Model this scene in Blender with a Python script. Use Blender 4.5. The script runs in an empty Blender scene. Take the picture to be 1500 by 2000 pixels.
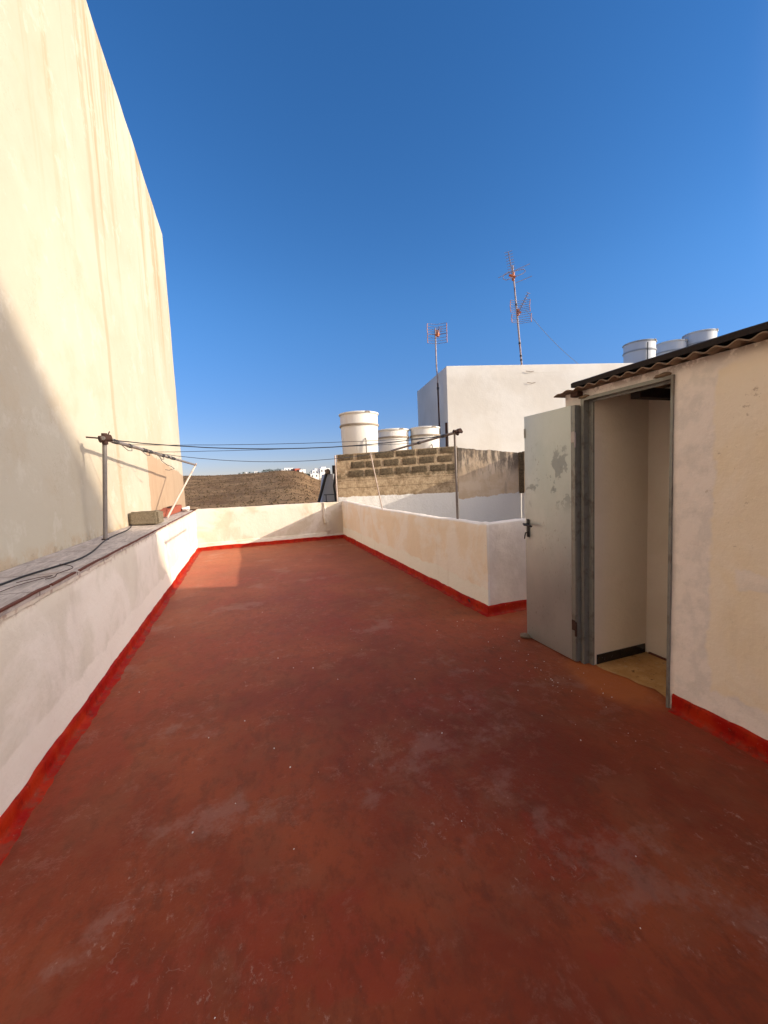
import bpy, bmesh, math, random
from mathutils import Vector, Matrix, noise
R = math.radians
scene = bpy.context.scene
col = scene.collection
random.seed(7)

# ------------------------------------------------------------ camera, sky, sun, exposure
AZ, PITCH, ROLL, FPX, EYE = R(19.15), R(4.75), .044, 780., 1.5
fw = Vector((math.sin(AZ)*math.cos(PITCH), math.cos(AZ)*math.cos(PITCH), -math.sin(PITCH)))
r0 = Vector((math.cos(AZ), -math.sin(AZ), 0)); u0 = r0.cross(fw)
rt = r0*math.cos(ROLL) - u0*math.sin(ROLL); up = u0*math.cos(ROLL) + r0*math.sin(ROLL)
cd = bpy.data.cameras.new('camera'); cam = bpy.data.objects.new('camera', cd); col.objects.link(cam)
cam.matrix_world = Matrix(((rt.x, up.x, -fw.x, 0), (rt.y, up.y, -fw.y, 0), (rt.z, up.z, -fw.z, EYE), (0, 0, 0, 1)))
cd.sensor_fit = 'HORIZONTAL'; cd.sensor_width = 36; cd.lens = 36*FPX/1500
cd.clip_start = .05; cd.clip_end = 9000
scene.camera = cam

SUN = Vector((1, -.62, .365)).normalized()
EL = math.asin(SUN.z); ROT = math.atan2(SUN.x, SUN.y)
GLOW = 10.
w = bpy.data.worlds.new('World'); scene.world = w; w.use_nodes = True
nt = w.node_tree; bg = nt.nodes['Background']; sk = nt.nodes.new('ShaderNodeTexSky')
sk.sky_type = 'NISHITA'; sk.sun_disc = False; sk.sun_elevation = EL; sk.sun_rotation = ROT
sk.altitude = 50; sk.air_density = 1.0; sk.dust_density = 0; sk.ozone_density = 3.0
# deep blue sky; added broad warm glow round the low sun lifts shaded walls
hs = nt.nodes.new('ShaderNodeHueSaturation'); hs.inputs['Saturation'].default_value = 1.22; hs.inputs['Value'].default_value = .455
tn = nt.nodes.new('ShaderNodeMix'); tn.data_type = 'RGBA'; tn.blend_type = 'MULTIPLY'; tn.inputs[0].default_value = 1
nt.links.new(sk.outputs[0], tn.inputs[6]); tn.inputs[7].default_value = (1.0, .97, 1.07, 1); nt.links.new(tn.outputs[2], hs.inputs['Color'])
tc = nt.nodes.new('ShaderNodeTexCoord'); dp = nt.nodes.new('ShaderNodeVectorMath'); dp.operation = 'DOT_PRODUCT'
nt.links.new(tc.outputs['Generated'], dp.inputs[0]); dp.inputs[1].default_value = SUN
gl = nt.nodes.new('ShaderNodeMapRange'); gl.interpolation_type = 'SMOOTHERSTEP'; nt.links.new(dp.outputs['Value'], gl.inputs[0])
gl.inputs[1].default_value = .53; gl.inputs[2].default_value = 1.; gl.inputs[4].default_value = GLOW
gc = nt.nodes.new('ShaderNodeMix'); gc.data_type = 'RGBA'; gc.blend_type = 'ADD'; gc.inputs[0].default_value = 1
gv = nt.nodes.new('ShaderNodeMix'); gv.data_type = 'RGBA'; gv.blend_type = 'MULTIPLY'; gv.inputs[0].default_value = 1
nt.links.new(gl.outputs[0], gv.inputs[6]); gv.inputs[7].default_value = (1, .85, .66, 1)
sz = nt.nodes.new('ShaderNodeSeparateXYZ'); nt.links.new(tc.outputs['Generated'], sz.inputs[0])
hr_ = nt.nodes.new('ShaderNodeMapRange'); hr_.interpolation_type = 'SMOOTHSTEP'; nt.links.new(sz.outputs[2], hr_.inputs[0])
hr_.inputs[1].default_value = -.02; hr_.inputs[2].default_value = .42; hr_.inputs[3].default_value = 1; hr_.inputs[4].default_value = 0
hm = nt.nodes.new('ShaderNodeMix'); hm.data_type = 'RGBA'; hm.blend_type = 'MULTIPLY'
nt.links.new(hr_.outputs[0], hm.inputs[0]); nt.links.new(hs.outputs[0], hm.inputs[6]); hm.inputs[7].default_value = (.52, .49, .64, 1)
nt.links.new(hm.outputs[2], gc.inputs[6]); nt.links.new(gv.outputs[2], gc.inputs[7])
nt.links.new(gc.outputs[2], bg.inputs[0]); bg.inputs[1].default_value = .15
ld = bpy.data.lights.new('sun', 'SUN'); ld.energy = 2.0; ld.angle = R(.55); ld.color = (1, .87, .7)
lo = bpy.data.objects.new('sun', ld); col.objects.link(lo)
lo.rotation_euler = SUN.to_track_quat('Z', 'Y').to_euler()
scene.view_settings.view_transform = 'Standard'; scene.view_settings.look = 'None'
scene.view_settings.exposure = 1.52; scene.view_settings.gamma = 1
scene.render.engine = 'CYCLES'
scene.cycles.max_bounces = 10; scene.cycles.diffuse_bounces = 6

# ------------------------------------------------------------ helpers: objects
def tag(o, label=None, cat=None, group=None, kind=None):
    for k, v in (('label', label), ('category', cat), ('group', group), ('kind', kind)):
        if v: o[k] = v
    return o
def empty(name, loc, label, cat, group=None):
    o = bpy.data.objects.new(name, None); col.objects.link(o); o.location = loc
    o.empty_display_size = .1
    return tag(o, label, cat, group)
def obj(name, bm, mat, parent=None, smooth=True, sharp=40):
    bmesh.ops.recalc_face_normals(bm, faces=bm.faces) if len(bm.faces) else None
    if smooth:
        for f in bm.faces: f.smooth = True
        for e in bm.edges:
            if len(e.link_faces) == 2 and e.calc_face_angle(0) > R(sharp): e.smooth = False
    me = bpy.data.meshes.new(name); bm.to_mesh(me); bm.free()
    me.materials.append(mat)
    o = bpy.data.objects.new(name, me); col.objects.link(o)
    if parent is not None:
        o.parent = parent
        if parent.matrix_world.translation.length or True:
            q = parent; off = Vector((0, 0, 0))
            while q is not None: off += Vector(q.location); q = q.parent
            # geometry is written in world metres: shift it to the parent's origin
            me.transform(Matrix.Translation(-off))
    return o
def box(bm, x0, x1, y0, y1, z0, z1, rot=0, c=None, bev=0):
    vs = [bm.verts.new((x, y, z)) for x in (x0, x1) for y in (y0, y1) for z in (z0, z1)]
    fs = [(0, 1, 3, 2), (4, 6, 7, 5), (0, 4, 5, 1), (2, 3, 7, 6), (0, 2, 6, 4), (1, 5, 7, 3)]
    F = [bm.faces.new([vs[i] for i in f]) for f in fs]
    if bev:
        es = list({e for f in F for e in f.edges})
        r = bmesh.ops.bevel(bm, geom=es, offset=bev, segments=2, affect='EDGES', profile=.6)
        vs = list({v for f in r['faces'] for v in f.verts} | {v for v in vs if v.is_valid})
    if rot:
        c = c or ((x0+x1)/2, (y0+y1)/2, 0)
        M = Matrix.Translation(Vector(c)) @ Matrix.Rotation(rot, 4, 'Z') @ Matrix.Translation(-Vector(c))
        for v in vs: v.co = M @ v.co
    return vs
def tube(bm, pts, r, seg=8, caps=True):
    pts = [Vector(p) for p in pts]; rings = []
    rr = r if isinstance(r, (list, tuple)) else [r]*len(pts)
    prev = None
    for i, p in enumerate(pts):
        d = (pts[min(i+1, len(pts)-1)] - pts[max(i-1, 0)])
        if d.length < 1e-9: d = Vector((0, 0, 1))
        d.normalize()
        if prev is None:
            a = d.orthogonal().normalized()
        else:
            a = (prev - d*prev.dot(d)).normalized()
        prev = a; b = d.cross(a)
        rings.append([bm.verts.new(p + (a*math.cos(t*math.tau/seg) + b*math.sin(t*math.tau/seg))*rr[i]) for t in range(seg)])
    for i in range(len(rings)-1):
        for k in range(seg):
            bm.faces.new((rings[i][k], rings[i][(k+1) % seg], rings[i+1][(k+1) % seg], rings[i+1][k]))
    if caps:
        bm.faces.new(rings[0][::-1]); bm.faces.new(rings[-1])
def lathe(bm, c, prof, seg=40):
    rings = []
    for r, z in prof:
        rings.append([bm.verts.new((c[0]+r*math.cos(k*math.tau/seg), c[1]+r*math.sin(k*math.tau/seg), c[2]+z)) for k in range(seg)])
    for i in range(len(rings)-1):
        for k in range(seg):
            bm.faces.new((rings[i][k], rings[i][(k+1) % seg], rings[i+1][(k+1) % seg], rings[i+1][k]))
    bm.faces.new(rings[0][::-1]); bm.faces.new(rings[-1])
def extrude(bm, path, prof, jit=None, step=.1, closed=False):
    """sweep a profile [(offset to the right-hand side, z)] along a polyline with mitres"""
    P = [Vector(p) for p in path]; N = []
    for i, p in enumerate(P):
        ds = []
        if i > 0: ds.append((P[i]-P[i-1]).normalized())
        if i < len(P)-1: ds.append((P[i+1]-P[i]).normalized())
        ns = [Vector((d.y, -d.x)) for d in ds]
        n = sum(ns, Vector((0, 0))).normalized(); n = n/max(.3, n.dot(ns[0])); N.append(n)
    st = []
    for i in range(len(P)-1):
        k = max(1, int((P[i+1]-P[i]).length/step))
        for j in range(k): st.append((P[i].lerp(P[i+1], j/k), N[i].lerp(N[i+1], j/k)))
    st.append((P[-1], N[-1]))
    rows = []
    for s, (p, n) in enumerate(st):
        row = []
        for k, (o, z) in enumerate(prof):
            do, dz = jit(p, k, o, z) if jit else (0, 0)
            q = p + n*(o+do); row.append(bm.verts.new((q.x, q.y, z+dz)))
        rows.append(row)
    for a, b in zip(rows, rows[1:]):
        for k in range(len(prof)-1):
            bm.faces.new((a[k], a[k+1], b[k+1], b[k]))
        if closed: bm.faces.new((a[-1], a[0], b[0], b[-1]))
    if closed:
        bm.faces.new(rows[0]); bm.faces.new(rows[-1][::-1])
def nz(x, y, z, f=1.):
    return noise.noise(Vector((x*f, y*f, z*f)))
def wall_prof(t, top, z0=0., r=.02, step=.1):
    """visible face at offset 0, body behind it (negative offsets), rounded arrises"""
    k = max(2, int((top-r-z0)/step)); pr = [(0, z0+(top-r-z0)*i/k) for i in range(k+1)]
    pr += [(-r*.3, top-r*.3), (-r, top), (-t+r, top), (-t+r*.3, top-r*.3), (-t, top-r), (-t, z0)]
    return pr
def plaster_jit(amp=.005, topw=.006, seed=0):
    def f(p, k, o, z):
        d = amp*nz(p.x+seed, p.y, z, 1.7) + amp*.5*nz(p.x, p.y+seed, z, 6)
        return d, (topw*nz(p.x, p.y, seed, 1.3) + topw*.5*nz(p.x, p.y, seed+5, 7) if z > .3 else 0)
    return f
def grid_wall(bm, a, b, z0, z1, t, step=.25, amp=.006, seed=0):
    """thick rendered wall from a to b, visible face on the right-hand side"""
    pr = wall_prof(t, z1, z0, .012, step); extrude(bm, [a, b], pr, plaster_jit(amp, amp*.5, seed), step, closed=True)
def quad(bm, pts):
    bm.faces.new([bm.verts.new(p) for p in pts])

# ------------------------------------------------------------ helpers: materials
class M:
    def __init__(s, name, rough=.85, metal=0., spec=.35):
        s.m = bpy.data.materials.new(name); s.m.use_nodes = True; s.t = s.m.node_tree
        s.b = s.t.nodes['Principled BSDF']; s.b.inputs['Roughness'].default_value = rough
        s.b.inputs['Metallic'].default_value = metal; s.b.inputs['Specular IOR Level'].default_value = spec
        s.geo = s.t.nodes.new('ShaderNodeNewGeometry'); s.pos = s.geo.outputs['Position']
        sp = s.t.nodes.new('ShaderNodeSeparateXYZ'); s.t.links.new(s.pos, sp.inputs[0])
        s.x, s.y, s.z = sp.outputs
        s.bh = None
    def set(s, sock, v):
        if isinstance(v, (int, float)): sock.default_value = v
        elif isinstance(v, tuple): sock.default_value = v if len(v) == 4 or len(sock.default_value) == 3 else (*v, 1)
        else: s.t.links.new(v, sock)
    def vec(s, sc=(1, 1, 1), off=(0, 0, 0)):
        n = s.t.nodes.new('ShaderNodeMapping'); s.t.links.new(s.pos, n.inputs[0])
        n.inputs['Scale'].default_value = sc; n.inputs['Location'].default_value = off; return n.outputs[0]
    def noise(s, scale, detail=5, rough=.55, sc=(1, 1, 1), off=(0, 0, 0), dist=0.):
        n = s.t.nodes.new('ShaderNodeTexNoise'); s.t.links.new(s.vec(sc, off), n.inputs['Vector'])
        n.inputs['Scale'].default_value = scale; n.inputs['Detail'].default_value = detail
        n.inputs['Roughness'].default_value = rough; n.inputs['Distortion'].default_value = dist
        return n.outputs[0]
    def voro(s, scale, sc=(1, 1, 1), feat='F1', out=0):
        n = s.t.nodes.new('ShaderNodeTexVoronoi'); n.feature = feat; s.t.links.new(s.vec(sc), n.inputs['Vector'])
        n.inputs['Scale'].default_value = scale; return n.outputs[out]
    def math(s, op, a, b=0., c=0., clamp=False):
        n = s.t.nodes.new('ShaderNodeMath'); n.operation = op; n.use_clamp = clamp
        for i, v in enumerate((a, b, c)): s.set(n.inputs[i], v)
        return n.outputs[0]
    def step(s, v, lo, hi):          # smooth 0..1 between lo and hi (lo > hi flips it)
        n = s.t.nodes.new('ShaderNodeMapRange'); n.interpolation_type = 'SMOOTHSTEP'
        s.set(n.inputs[0], v); n.inputs[1].default_value = min(lo, hi); n.inputs[2].default_value = max(lo, hi)
        n.inputs[3].default_value = 0. if lo < hi else 1.; n.inputs[4].default_value = 1. if lo < hi else 0.
        return n.outputs[0]
    def mul(s, *a):
        r = a[0]
        for q in a[1:]: r = s.math('MULTIPLY', r, q)
        return r
    def add(s, *a):
        r = a[0]
        for q in a[1:]: r = s.math('ADD', r, q)
        return r
    def mix(s, fac, a, b, mode='MIX'):
        n = s.t.nodes.new('ShaderNodeMix'); n.data_type = 'RGBA'; n.blend_type = mode
        s.set(n.inputs[0], fac); s.set(n.inputs[6], a); s.set(n.inputs[7], b); return n.outputs[2]
    def col(s, v): s.set(s.b.inputs['Base Color'], v)
    def bump(s, h, dist=.004, strength=1.):
        n = s.t.nodes.new('ShaderNodeBump'); n.inputs['Distance'].default_value = dist
        n.inputs['Strength'].default_value = strength; s.t.links.new(h, n.inputs['Height'])
        if s.bh: s.t.links.new(s.bh, n.inputs['Normal'])
        s.bh = n.outputs[0]; s.t.links.new(s.bh, s.b.inputs['Normal'])
    def rough(s, v): s.set(s.b.inputs['Roughness'], v)

def plaster(name, cream, white, band=True, patch=.5, dirt=(.35, .27, .2), dirtamt=.25, bandh=.2, extra=None):
    m = M(name, .9, spec=.2)
    n1 = m.noise(1.6, 6, .6, dist=.6); n2 = m.noise(7, 5, .6, off=(3, 1, 2)); n3 = m.noise(.9, 4, .5, sc=(1, 1, .6), off=(9, 3, 1))
    c = m.mix(m.step(n1, patch-.06, patch+.1), cream, white)
    c = m.mix(m.mul(m.step(n3, .5, .75), .5), c, white)
    if band:
        hb = m.add(m.z, m.mul(m.noise(2.4, 5, .6, off=(5, 5, 5)), -.22))
        c = m.mix(m.step(hb, bandh-.1, bandh-.125), c, tuple(min(.86, q*1.04) for q in white))
    st = m.noise(5, 5, .65, sc=(1, 1, .18), off=(2, 7, 0))
    c = m.mix(m.mul(m.step(st, .56, .8), dirtamt), c, dirt)
    sp = m.noise(38, 3, .6)
    c = m.mix(m.mul(m.step(sp, .68, .76), dirtamt*1.3), c, dirt)
    c = m.mix(m.mul(n2, .12), c, tuple(q*.75 for q in cream))
    if extra: c = extra(m, c)
    m.col(c)
    m.bump(m.noise(3.5, 4, .5, off=(1, 1, 1)), .03, .5)
    m.bump(m.noise(26, 6, .65), .006, .6); m.bump(m.noise(120, 3, .6), .0015, .5)
    return m.m
def simple(name, c, rough=.6, metal=0., var=.25, scale=12, bump=.001, dark=None, spec=.4, dscale=6, damt=.5):
    m = M(name, rough, metal, spec); n = m.noise(scale, 5, .6)
    k = m.mix(m.mul(n, var*1.6), c, tuple(q*.5 for q in c))
    if dark: k = m.mix(m.mul(m.step(m.noise(dscale, 6, .65, off=(4, 4, 4)), .5, .66), damt), k, dark)
    m.col(k)
    if bump: m.bump(m.noise(scale*4, 4, .6), bump)
    return m.m

WHITE = (.83, .74, .63)
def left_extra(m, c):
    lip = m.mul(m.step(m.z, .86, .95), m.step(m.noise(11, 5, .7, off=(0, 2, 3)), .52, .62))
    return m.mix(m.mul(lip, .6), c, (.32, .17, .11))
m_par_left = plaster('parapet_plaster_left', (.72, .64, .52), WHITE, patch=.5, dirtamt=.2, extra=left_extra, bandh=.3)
m_par_far = plaster('parapet_plaster_far', (.58, .51, .39), (.7, .64, .54), patch=.47, bandh=.14, dirtamt=.25)
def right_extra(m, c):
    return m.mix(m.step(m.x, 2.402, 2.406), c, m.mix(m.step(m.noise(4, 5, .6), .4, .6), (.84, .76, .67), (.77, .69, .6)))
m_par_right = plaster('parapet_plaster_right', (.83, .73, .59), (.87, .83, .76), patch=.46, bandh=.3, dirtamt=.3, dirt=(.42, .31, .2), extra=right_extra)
def shed_extra(m, c):
    wob = m.mul(m.add(m.noise(5, 5, .6, off=(8, 2, 2)), -.5), .12)
    side = m.step(m.add(m.y, wob), 1.45, 1.475)                       # repaired strip beside the door
    top = m.mul(m.step(m.add(m.z, wob), 1.99, 2.02), m.step(m.y, 1.2, 1.5))
    low = m.step(m.add(m.z, m.mul(wob, 1.5)), .25, .22)
    pt = m.mul(m.step(m.add(m.y, wob), 1.36, 1.33), m.mul(m.step(m.add(m.z, wob), .83, .85), m.step(m.add(m.z, wob), .95, .93)))
    k = m.math('MAXIMUM', m.math('MAXIMUM', side, top), m.math('MAXIMUM', low, m.mul(pt, .7)))
    g = m.mix(m.step(m.noise(9, 6, .65, off=(3, 3, 9)), .42, .62), (.87, .8, .74), (.76, .71, .66))
    c = m.mix(k, c, g)
    chip = m.mul(m.step(m.noise(6, 7, .8, off=(1, 8, 2)), .63, .66), m.step(m.z, .3, 1.2))
    c = m.mix(m.mul(chip, .55), c, (.38, .29, .2))
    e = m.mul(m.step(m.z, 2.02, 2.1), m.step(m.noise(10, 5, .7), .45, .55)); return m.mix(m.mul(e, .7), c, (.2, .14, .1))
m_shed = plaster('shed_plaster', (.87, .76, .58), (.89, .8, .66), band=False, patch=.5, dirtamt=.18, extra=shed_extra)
m_shed_in = plaster('closet_plaster', (.74, .68, .58), (.78, .72, .63), band=False, patch=.5, dirtamt=.15)

def tall_wall():
    m = M('ochre_render', .92, spec=.15)
    n1 = m.noise(.35, 5, .55, dist=.4); n2 = m.noise(1.6, 6, .6, off=(3, 9, 1))
    c = m.mix(m.step(n1, .4, .66), (.45, .39, .295), (.49, .44, .345))
    c = m.mix(m.mul(m.step(n2, .5, .68), .45), c, (.45, .36, .25))
    # rain streaks running down from the coping
    s1 = m.noise(1.9, 6, .65, sc=(1, 1, .035), off=(0, 3.3, 0))
    c = m.mix(m.mul(m.step(s1, .5, .62), m.step(m.add(m.z, m.mul(m.noise(.8, 3), 3.)), 4.6, 8.4), .8), c, (.4, .27, .15))
    yy = m.add(m.y, m.mul(m.noise(.7, 3, .5, off=(2, 2, 2)), .22))       # long single streak
    ls = m.mul(m.step(yy, 6.47, 6.53), m.step(yy, 6.68, 6.6))
    c = m.mix(m.mul(ls, .6), c, (.4, .29, .18))
    s3 = m.mul(m.step(m.noise(5, 8, .8, sc=(1, 1, .4), off=(1, 5, 1)), .56, .6), m.step(m.add(m.z, m.mul(m.noise(1.2, 4), 1.4)), 7.3, 8.2))
    c = m.mix(m.mul(s3, .8), c, (.4, .36, .32))
    cr = m.math('ABSOLUTE', m.add(m.noise(1.3, 7, .7, off=(4, 4, 4)), -.5))
    c = m.mix(m.mul(m.step(cr, .004, .001), m.step(m.noise(.8, 3, off=(9, 9, 1)), .5, .6), .35), c, (.3, .23, .16))
    c = m.mix(m.mul(m.step(m.noise(2.6, 8, .72, off=(3, 1, 9)), .56, .64), .3), c, (.6, .56, .47))
    # bare unpainted patch low at the far end
    jag = m.mul(m.add(m.noise(3.5, 6, .7, off=(6, 6, 6)), -.5), .28)
    zt = m.add(m.mul(m.add(m.y, -8.2), -.072), 2.18)
    pa = m.mul(m.step(m.math('SUBTRACT', m.add(m.z, jag), zt), .008, -.008), m.step(m.add(m.y, jag), 8.2, 8.22))
    pc = m.mix(m.noise(9, 5, .6, sc=(1, 1, .12)), (.33, .22, .14), (.46, .34, .23))
    c = m.mix(pa, c, pc)
    # damp grime along the foot
    foot = m.mul(m.step(m.add(m.z, m.mul(m.noise(3, 5, .7), -.3)), .98, .84), m.step(m.noise(4, 5, .7, off=(4, 0, 0)), .42, .6))
    c = m.mix(m.mul(foot, .6), c, (.42, .29, .17))
    gr = m.mul(m.step(m.add(m.z, m.mul(m.noise(7, 5, .7, off=(1, 2, 8)), -.22)), .93, .88), m.step(m.noise(9, 5, .7, off=(4, 3, 0)), .52, .6))
    c = m.mix(m.mul(gr, .6), c, (.3, .25, .17))
    c = m.mix(m.mul(m.step(m.noise(30, 3), .7, .74), .5), c, (.4, .3, .22))
    m.col(c); m.bump(m.noise(1.1, 4, .5), .06, .35); m.bump(m.noise(9, 6, .6), .012, .5); m.bump(m.noise(60, 4, .6), .003, .5)
    return m.m
m_tall = tall_wall()

def floor_mat():
    m = M('red_floor_paint', .5, spec=.16)
    n1 = m.noise(.8, 6, .6, dist=.3); n2 = m.noise(3.2, 8, .66, off=(3, 3, 0), dist=.3); n3 = m.noise(13, 8, .75, sc=(1, .5, 1))
    c = m.mix(m.step(n1, .35, .65), (.16, .022, .007), (.27, .055, .016))
    c = m.mix(m.mul(m.step(n2, .46, .64), .45), c, (.2, .068, .031))
    c = m.mix(m.mul(m.step(m.noise(1.1, 4, .5, off=(7, 2, 2)), .55, .565), .4), c, (.25, .028, .011))
    c = m.mix(m.mul(m.step(n3, .48, .62), .5), c, (.125, .026, .009))
    sc = m.noise(4.2, 9, .8, off=(1, 9, 1), dist=.25)
    c = m.mix(m.mul(m.step(sc, .53, .66), .34), c, (.29, .13, .09))
    c = m.mix(m.mul(m.step(m.noise(1.5, 8, .72, off=(11, 3, 1)), .55, .64), .4), c, (.3, .16, .12))
    sc2 = m.noise(30, 8, .8, off=(1, 4, 1), sc=(1, .6, 1)); rg = m.step(m.noise(1.9, 6, .7, off=(8, 8, 8)), .5, .62)
    c = m.mix(m.mul(m.step(sc2, .57, .64), rg, .6), c, (.42, .27, .21))
    c = m.mix(m.mul(m.step(m.noise(6, 8, .75, off=(2, 6, 7)), .54, .62), .35), c, (.11, .03, .014))
    c = m.mix(m.mul(m.step(m.noise(24, 7, .8, off=(0, 6, 3)), .62, .68), .55), c, (.07, .016, .008))
    # thin scratches: narrow iso-lines of a noise field
    ln = m.math('ABSOLUTE', m.add(m.noise(5, 4, .6, off=(2, 4, 6)), -.5))
    c = m.mix(m.mul(m.step(ln, .006, .002), rg, m.step(m.noise(9, 3, .5, off=(6, 1, 1)), .54, .6), .22), c, (.45, .33, .28))
    # orange ground where the paint thins by the closet door
    dx = m.math('SUBTRACT', m.x, 2.35); dy = m.math('SUBTRACT', m.y, 2.05)
    d = m.math('SQRT', m.add(m.mul(dx, dx, 3.), m.mul(dy, dy)))
    c = m.mix(m.mul(m.step(m.add(d, m.mul(n2, .35)), .62, .4), .7), c, (.46, .13, .03))
    m.col(c)
    m.b.inputs['Sheen Weight'].default_value = .24; m.b.inputs['Sheen Roughness'].default_value = .55; m.b.inputs['Sheen Tint'].default_value = (1, .42, .25, 1)
    m.rough(m.add(.38, m.mul(n2, .24), m.mul(sc, .12)))
    m.bump(m.noise(3.0, 5, .6), .01, .4); m.bump(m.noise(16, 8, .75, sc=(1, .6, 1)), .006, .8); m.bump(m.noise(90, 4, .6), .0012, .5)
    m.bump(m.step(sc, .58, .64), .002, .6)
    return m.m
m_floor = floor_mat()
def red_band():
    m = M('red_skirting_paint', .6, spec=.1)
    c = m.mix(m.step(m.noise(6, 6, .6), .4, .65), (.31, .006, .002), (.4, .024, .004))
    c = m.mix(m.mul(m.step(m.noise(14, 6, .7, off=(2, 2, 2)), .52, .64), .6), c, (.14, .008, .004))
    du = m.mul(m.step(m.z, .05, .0), m.step(m.noise(10, 8, .75, off=(5, 5, 2)), .46, .6)); c = m.mix(m.mul(du, .7), c, (.2, .05, .025))
    c = m.mix(m.mul(m.step(m.noise(40, 6, .8, off=(3, 5, 2)), .62, .7), .6), c, (.5, .3, .24))
    m.col(c); m.bump(m.noise(14, 6, .7), .006, .7); return m.m
m_red = red_band()
def coping_mat():
    m = M('grey_coping_tile', .7, spec=.3)
    n = m.noise(5, 7, .7, sc=(2.4, .5, 1), dist=1.5); n2 = m.noise(26, 5, .7, sc=(2.2, .35, 1), dist=.6)
    c = m.mix(m.step(n, .36, .66), (.38, .32, .28), (.58, .5, .44))
    c = m.mix(m.mul(m.step(n2, .5, .64), .5), c, (.2, .17, .16))
    c = m.mix(m.mul(m.step(m.noise(3, 5, .6, off=(4, 2, 1)), .56, .7), .5), c, (.42, .31, .23))
    j = m.math('FRACT', m.mul(m.y, 1.9)); c = m.mix(m.mul(m.step(j, .035, .02), .8), c, (.13, .1, .09))
    m.col(c); m.bump(n2, .003, .6); return m.m
m_cop = coping_mat()
m_terr = simple('terracotta', (.17, .055, .035), .8, var=.5, scale=20, bump=.003, dark=(.12, .05, .035))
m_pipe = simple('weathered_galvanised_tube', (.3, .26, .23), .55, .35, .5, 30, .001, dark=(.13, .075, .05))
m_pale = simple('pale_painted_rod', (.62, .5, .42), .55, 0, .35, 30, .001, dark=(.25, .13, .09))
m_rust = simple('rusty_iron', (.07, .032, .022), .85, .1, .6, 40, .002)
m_black = simple('black_rubber', (.018, .018, .02), .5, 0, .3, 30, 0)
m_line = simple('dark_clothes_line', (.03, .035, .045), .6, 0, .3, 30, 0)
m_twine = simple('thin_grey_wire', (.2, .2, .2), .6, .3, .3, 30, 0)
m_galv = None
def galv():
    m = M('galvanised_sheet', .42, .75, .5)
    n = m.noise(2.2, 6, .6, sc=(1, 1, .6)); n2 = m.noise(45, 5, .7)
    c = m.mix(m.step(n, .35, .65), (.4, .45, .46), (.49, .53, .53))
    c = m.mix(m.mul(n2, .25), c, (.33, .35, .31))
    # dark unpainted blotches at mid height
    zz = m.mul(m.step(m.z, 1.12, 1.3), m.step(m.z, 1.82, 1.6)); yb = m.step(m.y, 2.64, 2.44)
    b = m.mul(m.step(m.add(m.noise(6, 5, .6, off=(0, 2.2, 1)), m.mul(yb, .09)), .6, .62), zz)
    c = m.mix(m.mul(b, .26), c, (.26, .28, .26))
    s = m.mul(m.step(m.noise(60, 4, .7, sc=(1, 1, .4), off=(2, 2, 2)), .6, .68), m.step(m.noise(2.4, 3, off=(5, 1, 1)), .45, .6))
    c = m.mix(m.mul(s, .6), c, (.16, .14, .11))
    m.col(c); m.rough(m.add(.34, m.mul(n, .25), m.mul(b, .25))); m.bump(m.noise(2.0, 2, .4), .01, .3); m.bump(n2, .0005)
    return m.m
m_galv = galv()
m_frame = simple('grey_steel_frame', (.27, .275, .25), .45, .3, .35, 25, .0008, dark=(.09, .06, .045), dscale=9)
m_roof = simple('fibre_cement', (.3, .22, .15), .9, 0, .5, 14, .003, dark=(.12, .08, .055))
m_tar = simple('bitumen', (.02, .013, .011), .8, 0, .4, 20, .003)
m_tank = None
def tank_mat(name, c0, rust=.35):
    m = M(name, .6, spec=.3)
    c = m.mix(m.mul(m.noise(3, 4), .2), c0, tuple(q*.8 for q in c0))
    st = m.noise(3, 6, .65, sc=(1, 1, .1)); c = m.mix(m.mul(m.step(st, .52, .7), rust), c, (.55, .4, .26))
    c = m.mix(m.mul(m.step(m.noise(12, 5, .7, sc=(1, 1, .2)), .6, .7), rust*.6), c, (.3, .22, .14))
    m.col(c); m.bump(m.noise(6, 3), .01, .3); return m.m
m_tank = tank_mat('white_fibre_cement_tank', (.72, .69, .63))
m_tank_shade = tank_mat('shade_grey_tank', (.5, .52, .54), .15)  # grey of the tanks' shaded side put into the base colour
m_band = simple('dirty_tank_rim', (.4, .33, .25), .8, 0, .5, 14, .002, dark=(.2, .14, .09))
m_band_shade = simple('shade_grey_rim', (.33, .35, .37), .7, 0, .4, 14, .002)  # rim toned to go with the shade grey bodies
def white_house():
    m = M('white_house_render', .9, spec=.2)
    n = m.noise(.8, 5, .55); c = m.mix(m.step(n, .4, .65), (.64, .6, .53), (.69, .66, .6))
    c = m.mix(m.mul(m.step(m.noise(3, 6, .7, sc=(1, 1, .5), off=(2, 1, 4)), .6, .7), .25), c, (.5, .45, .38))
    c = m.mix(m.mul(m.step(m.noise(9, 5, .7), .7, .74), .3), c, (.4, .36, .3))
    m.col(c); m.bump(m.noise(2, 5, .5), .03, .4); m.bump(m.noise(25, 5, .6), .005, .5); return m.m
m_wh = white_house()
m_far = simple('far_white_walls', (.78, .76, .72), .9, 0, .1, .3, 0)
m_farred = simple('far_red_walls', (.42, .1, .06), .9, 0, .2, .3, 0)
m_fardark = simple('dark_openings', (.06, .06, .065), .5, 0, .2, 1, 0)
m_block = None
def block_mat():
    m = M('concrete_blocks', .95, spec=.1)
    n = m.noise(22, 6, .75); n2 = m.noise(2.2, 5, .6)
    c = m.mix(m.step(n, .35, .68), (.07, .052, .034), (.17, .13, .08))
    c = m.mix(m.mul(m.step(n2, .5, .65), .3), c, (.22, .15, .085))
    m.col(c); m.bump(n, .01, .9); return m.m
m_block = block_mat()
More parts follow.
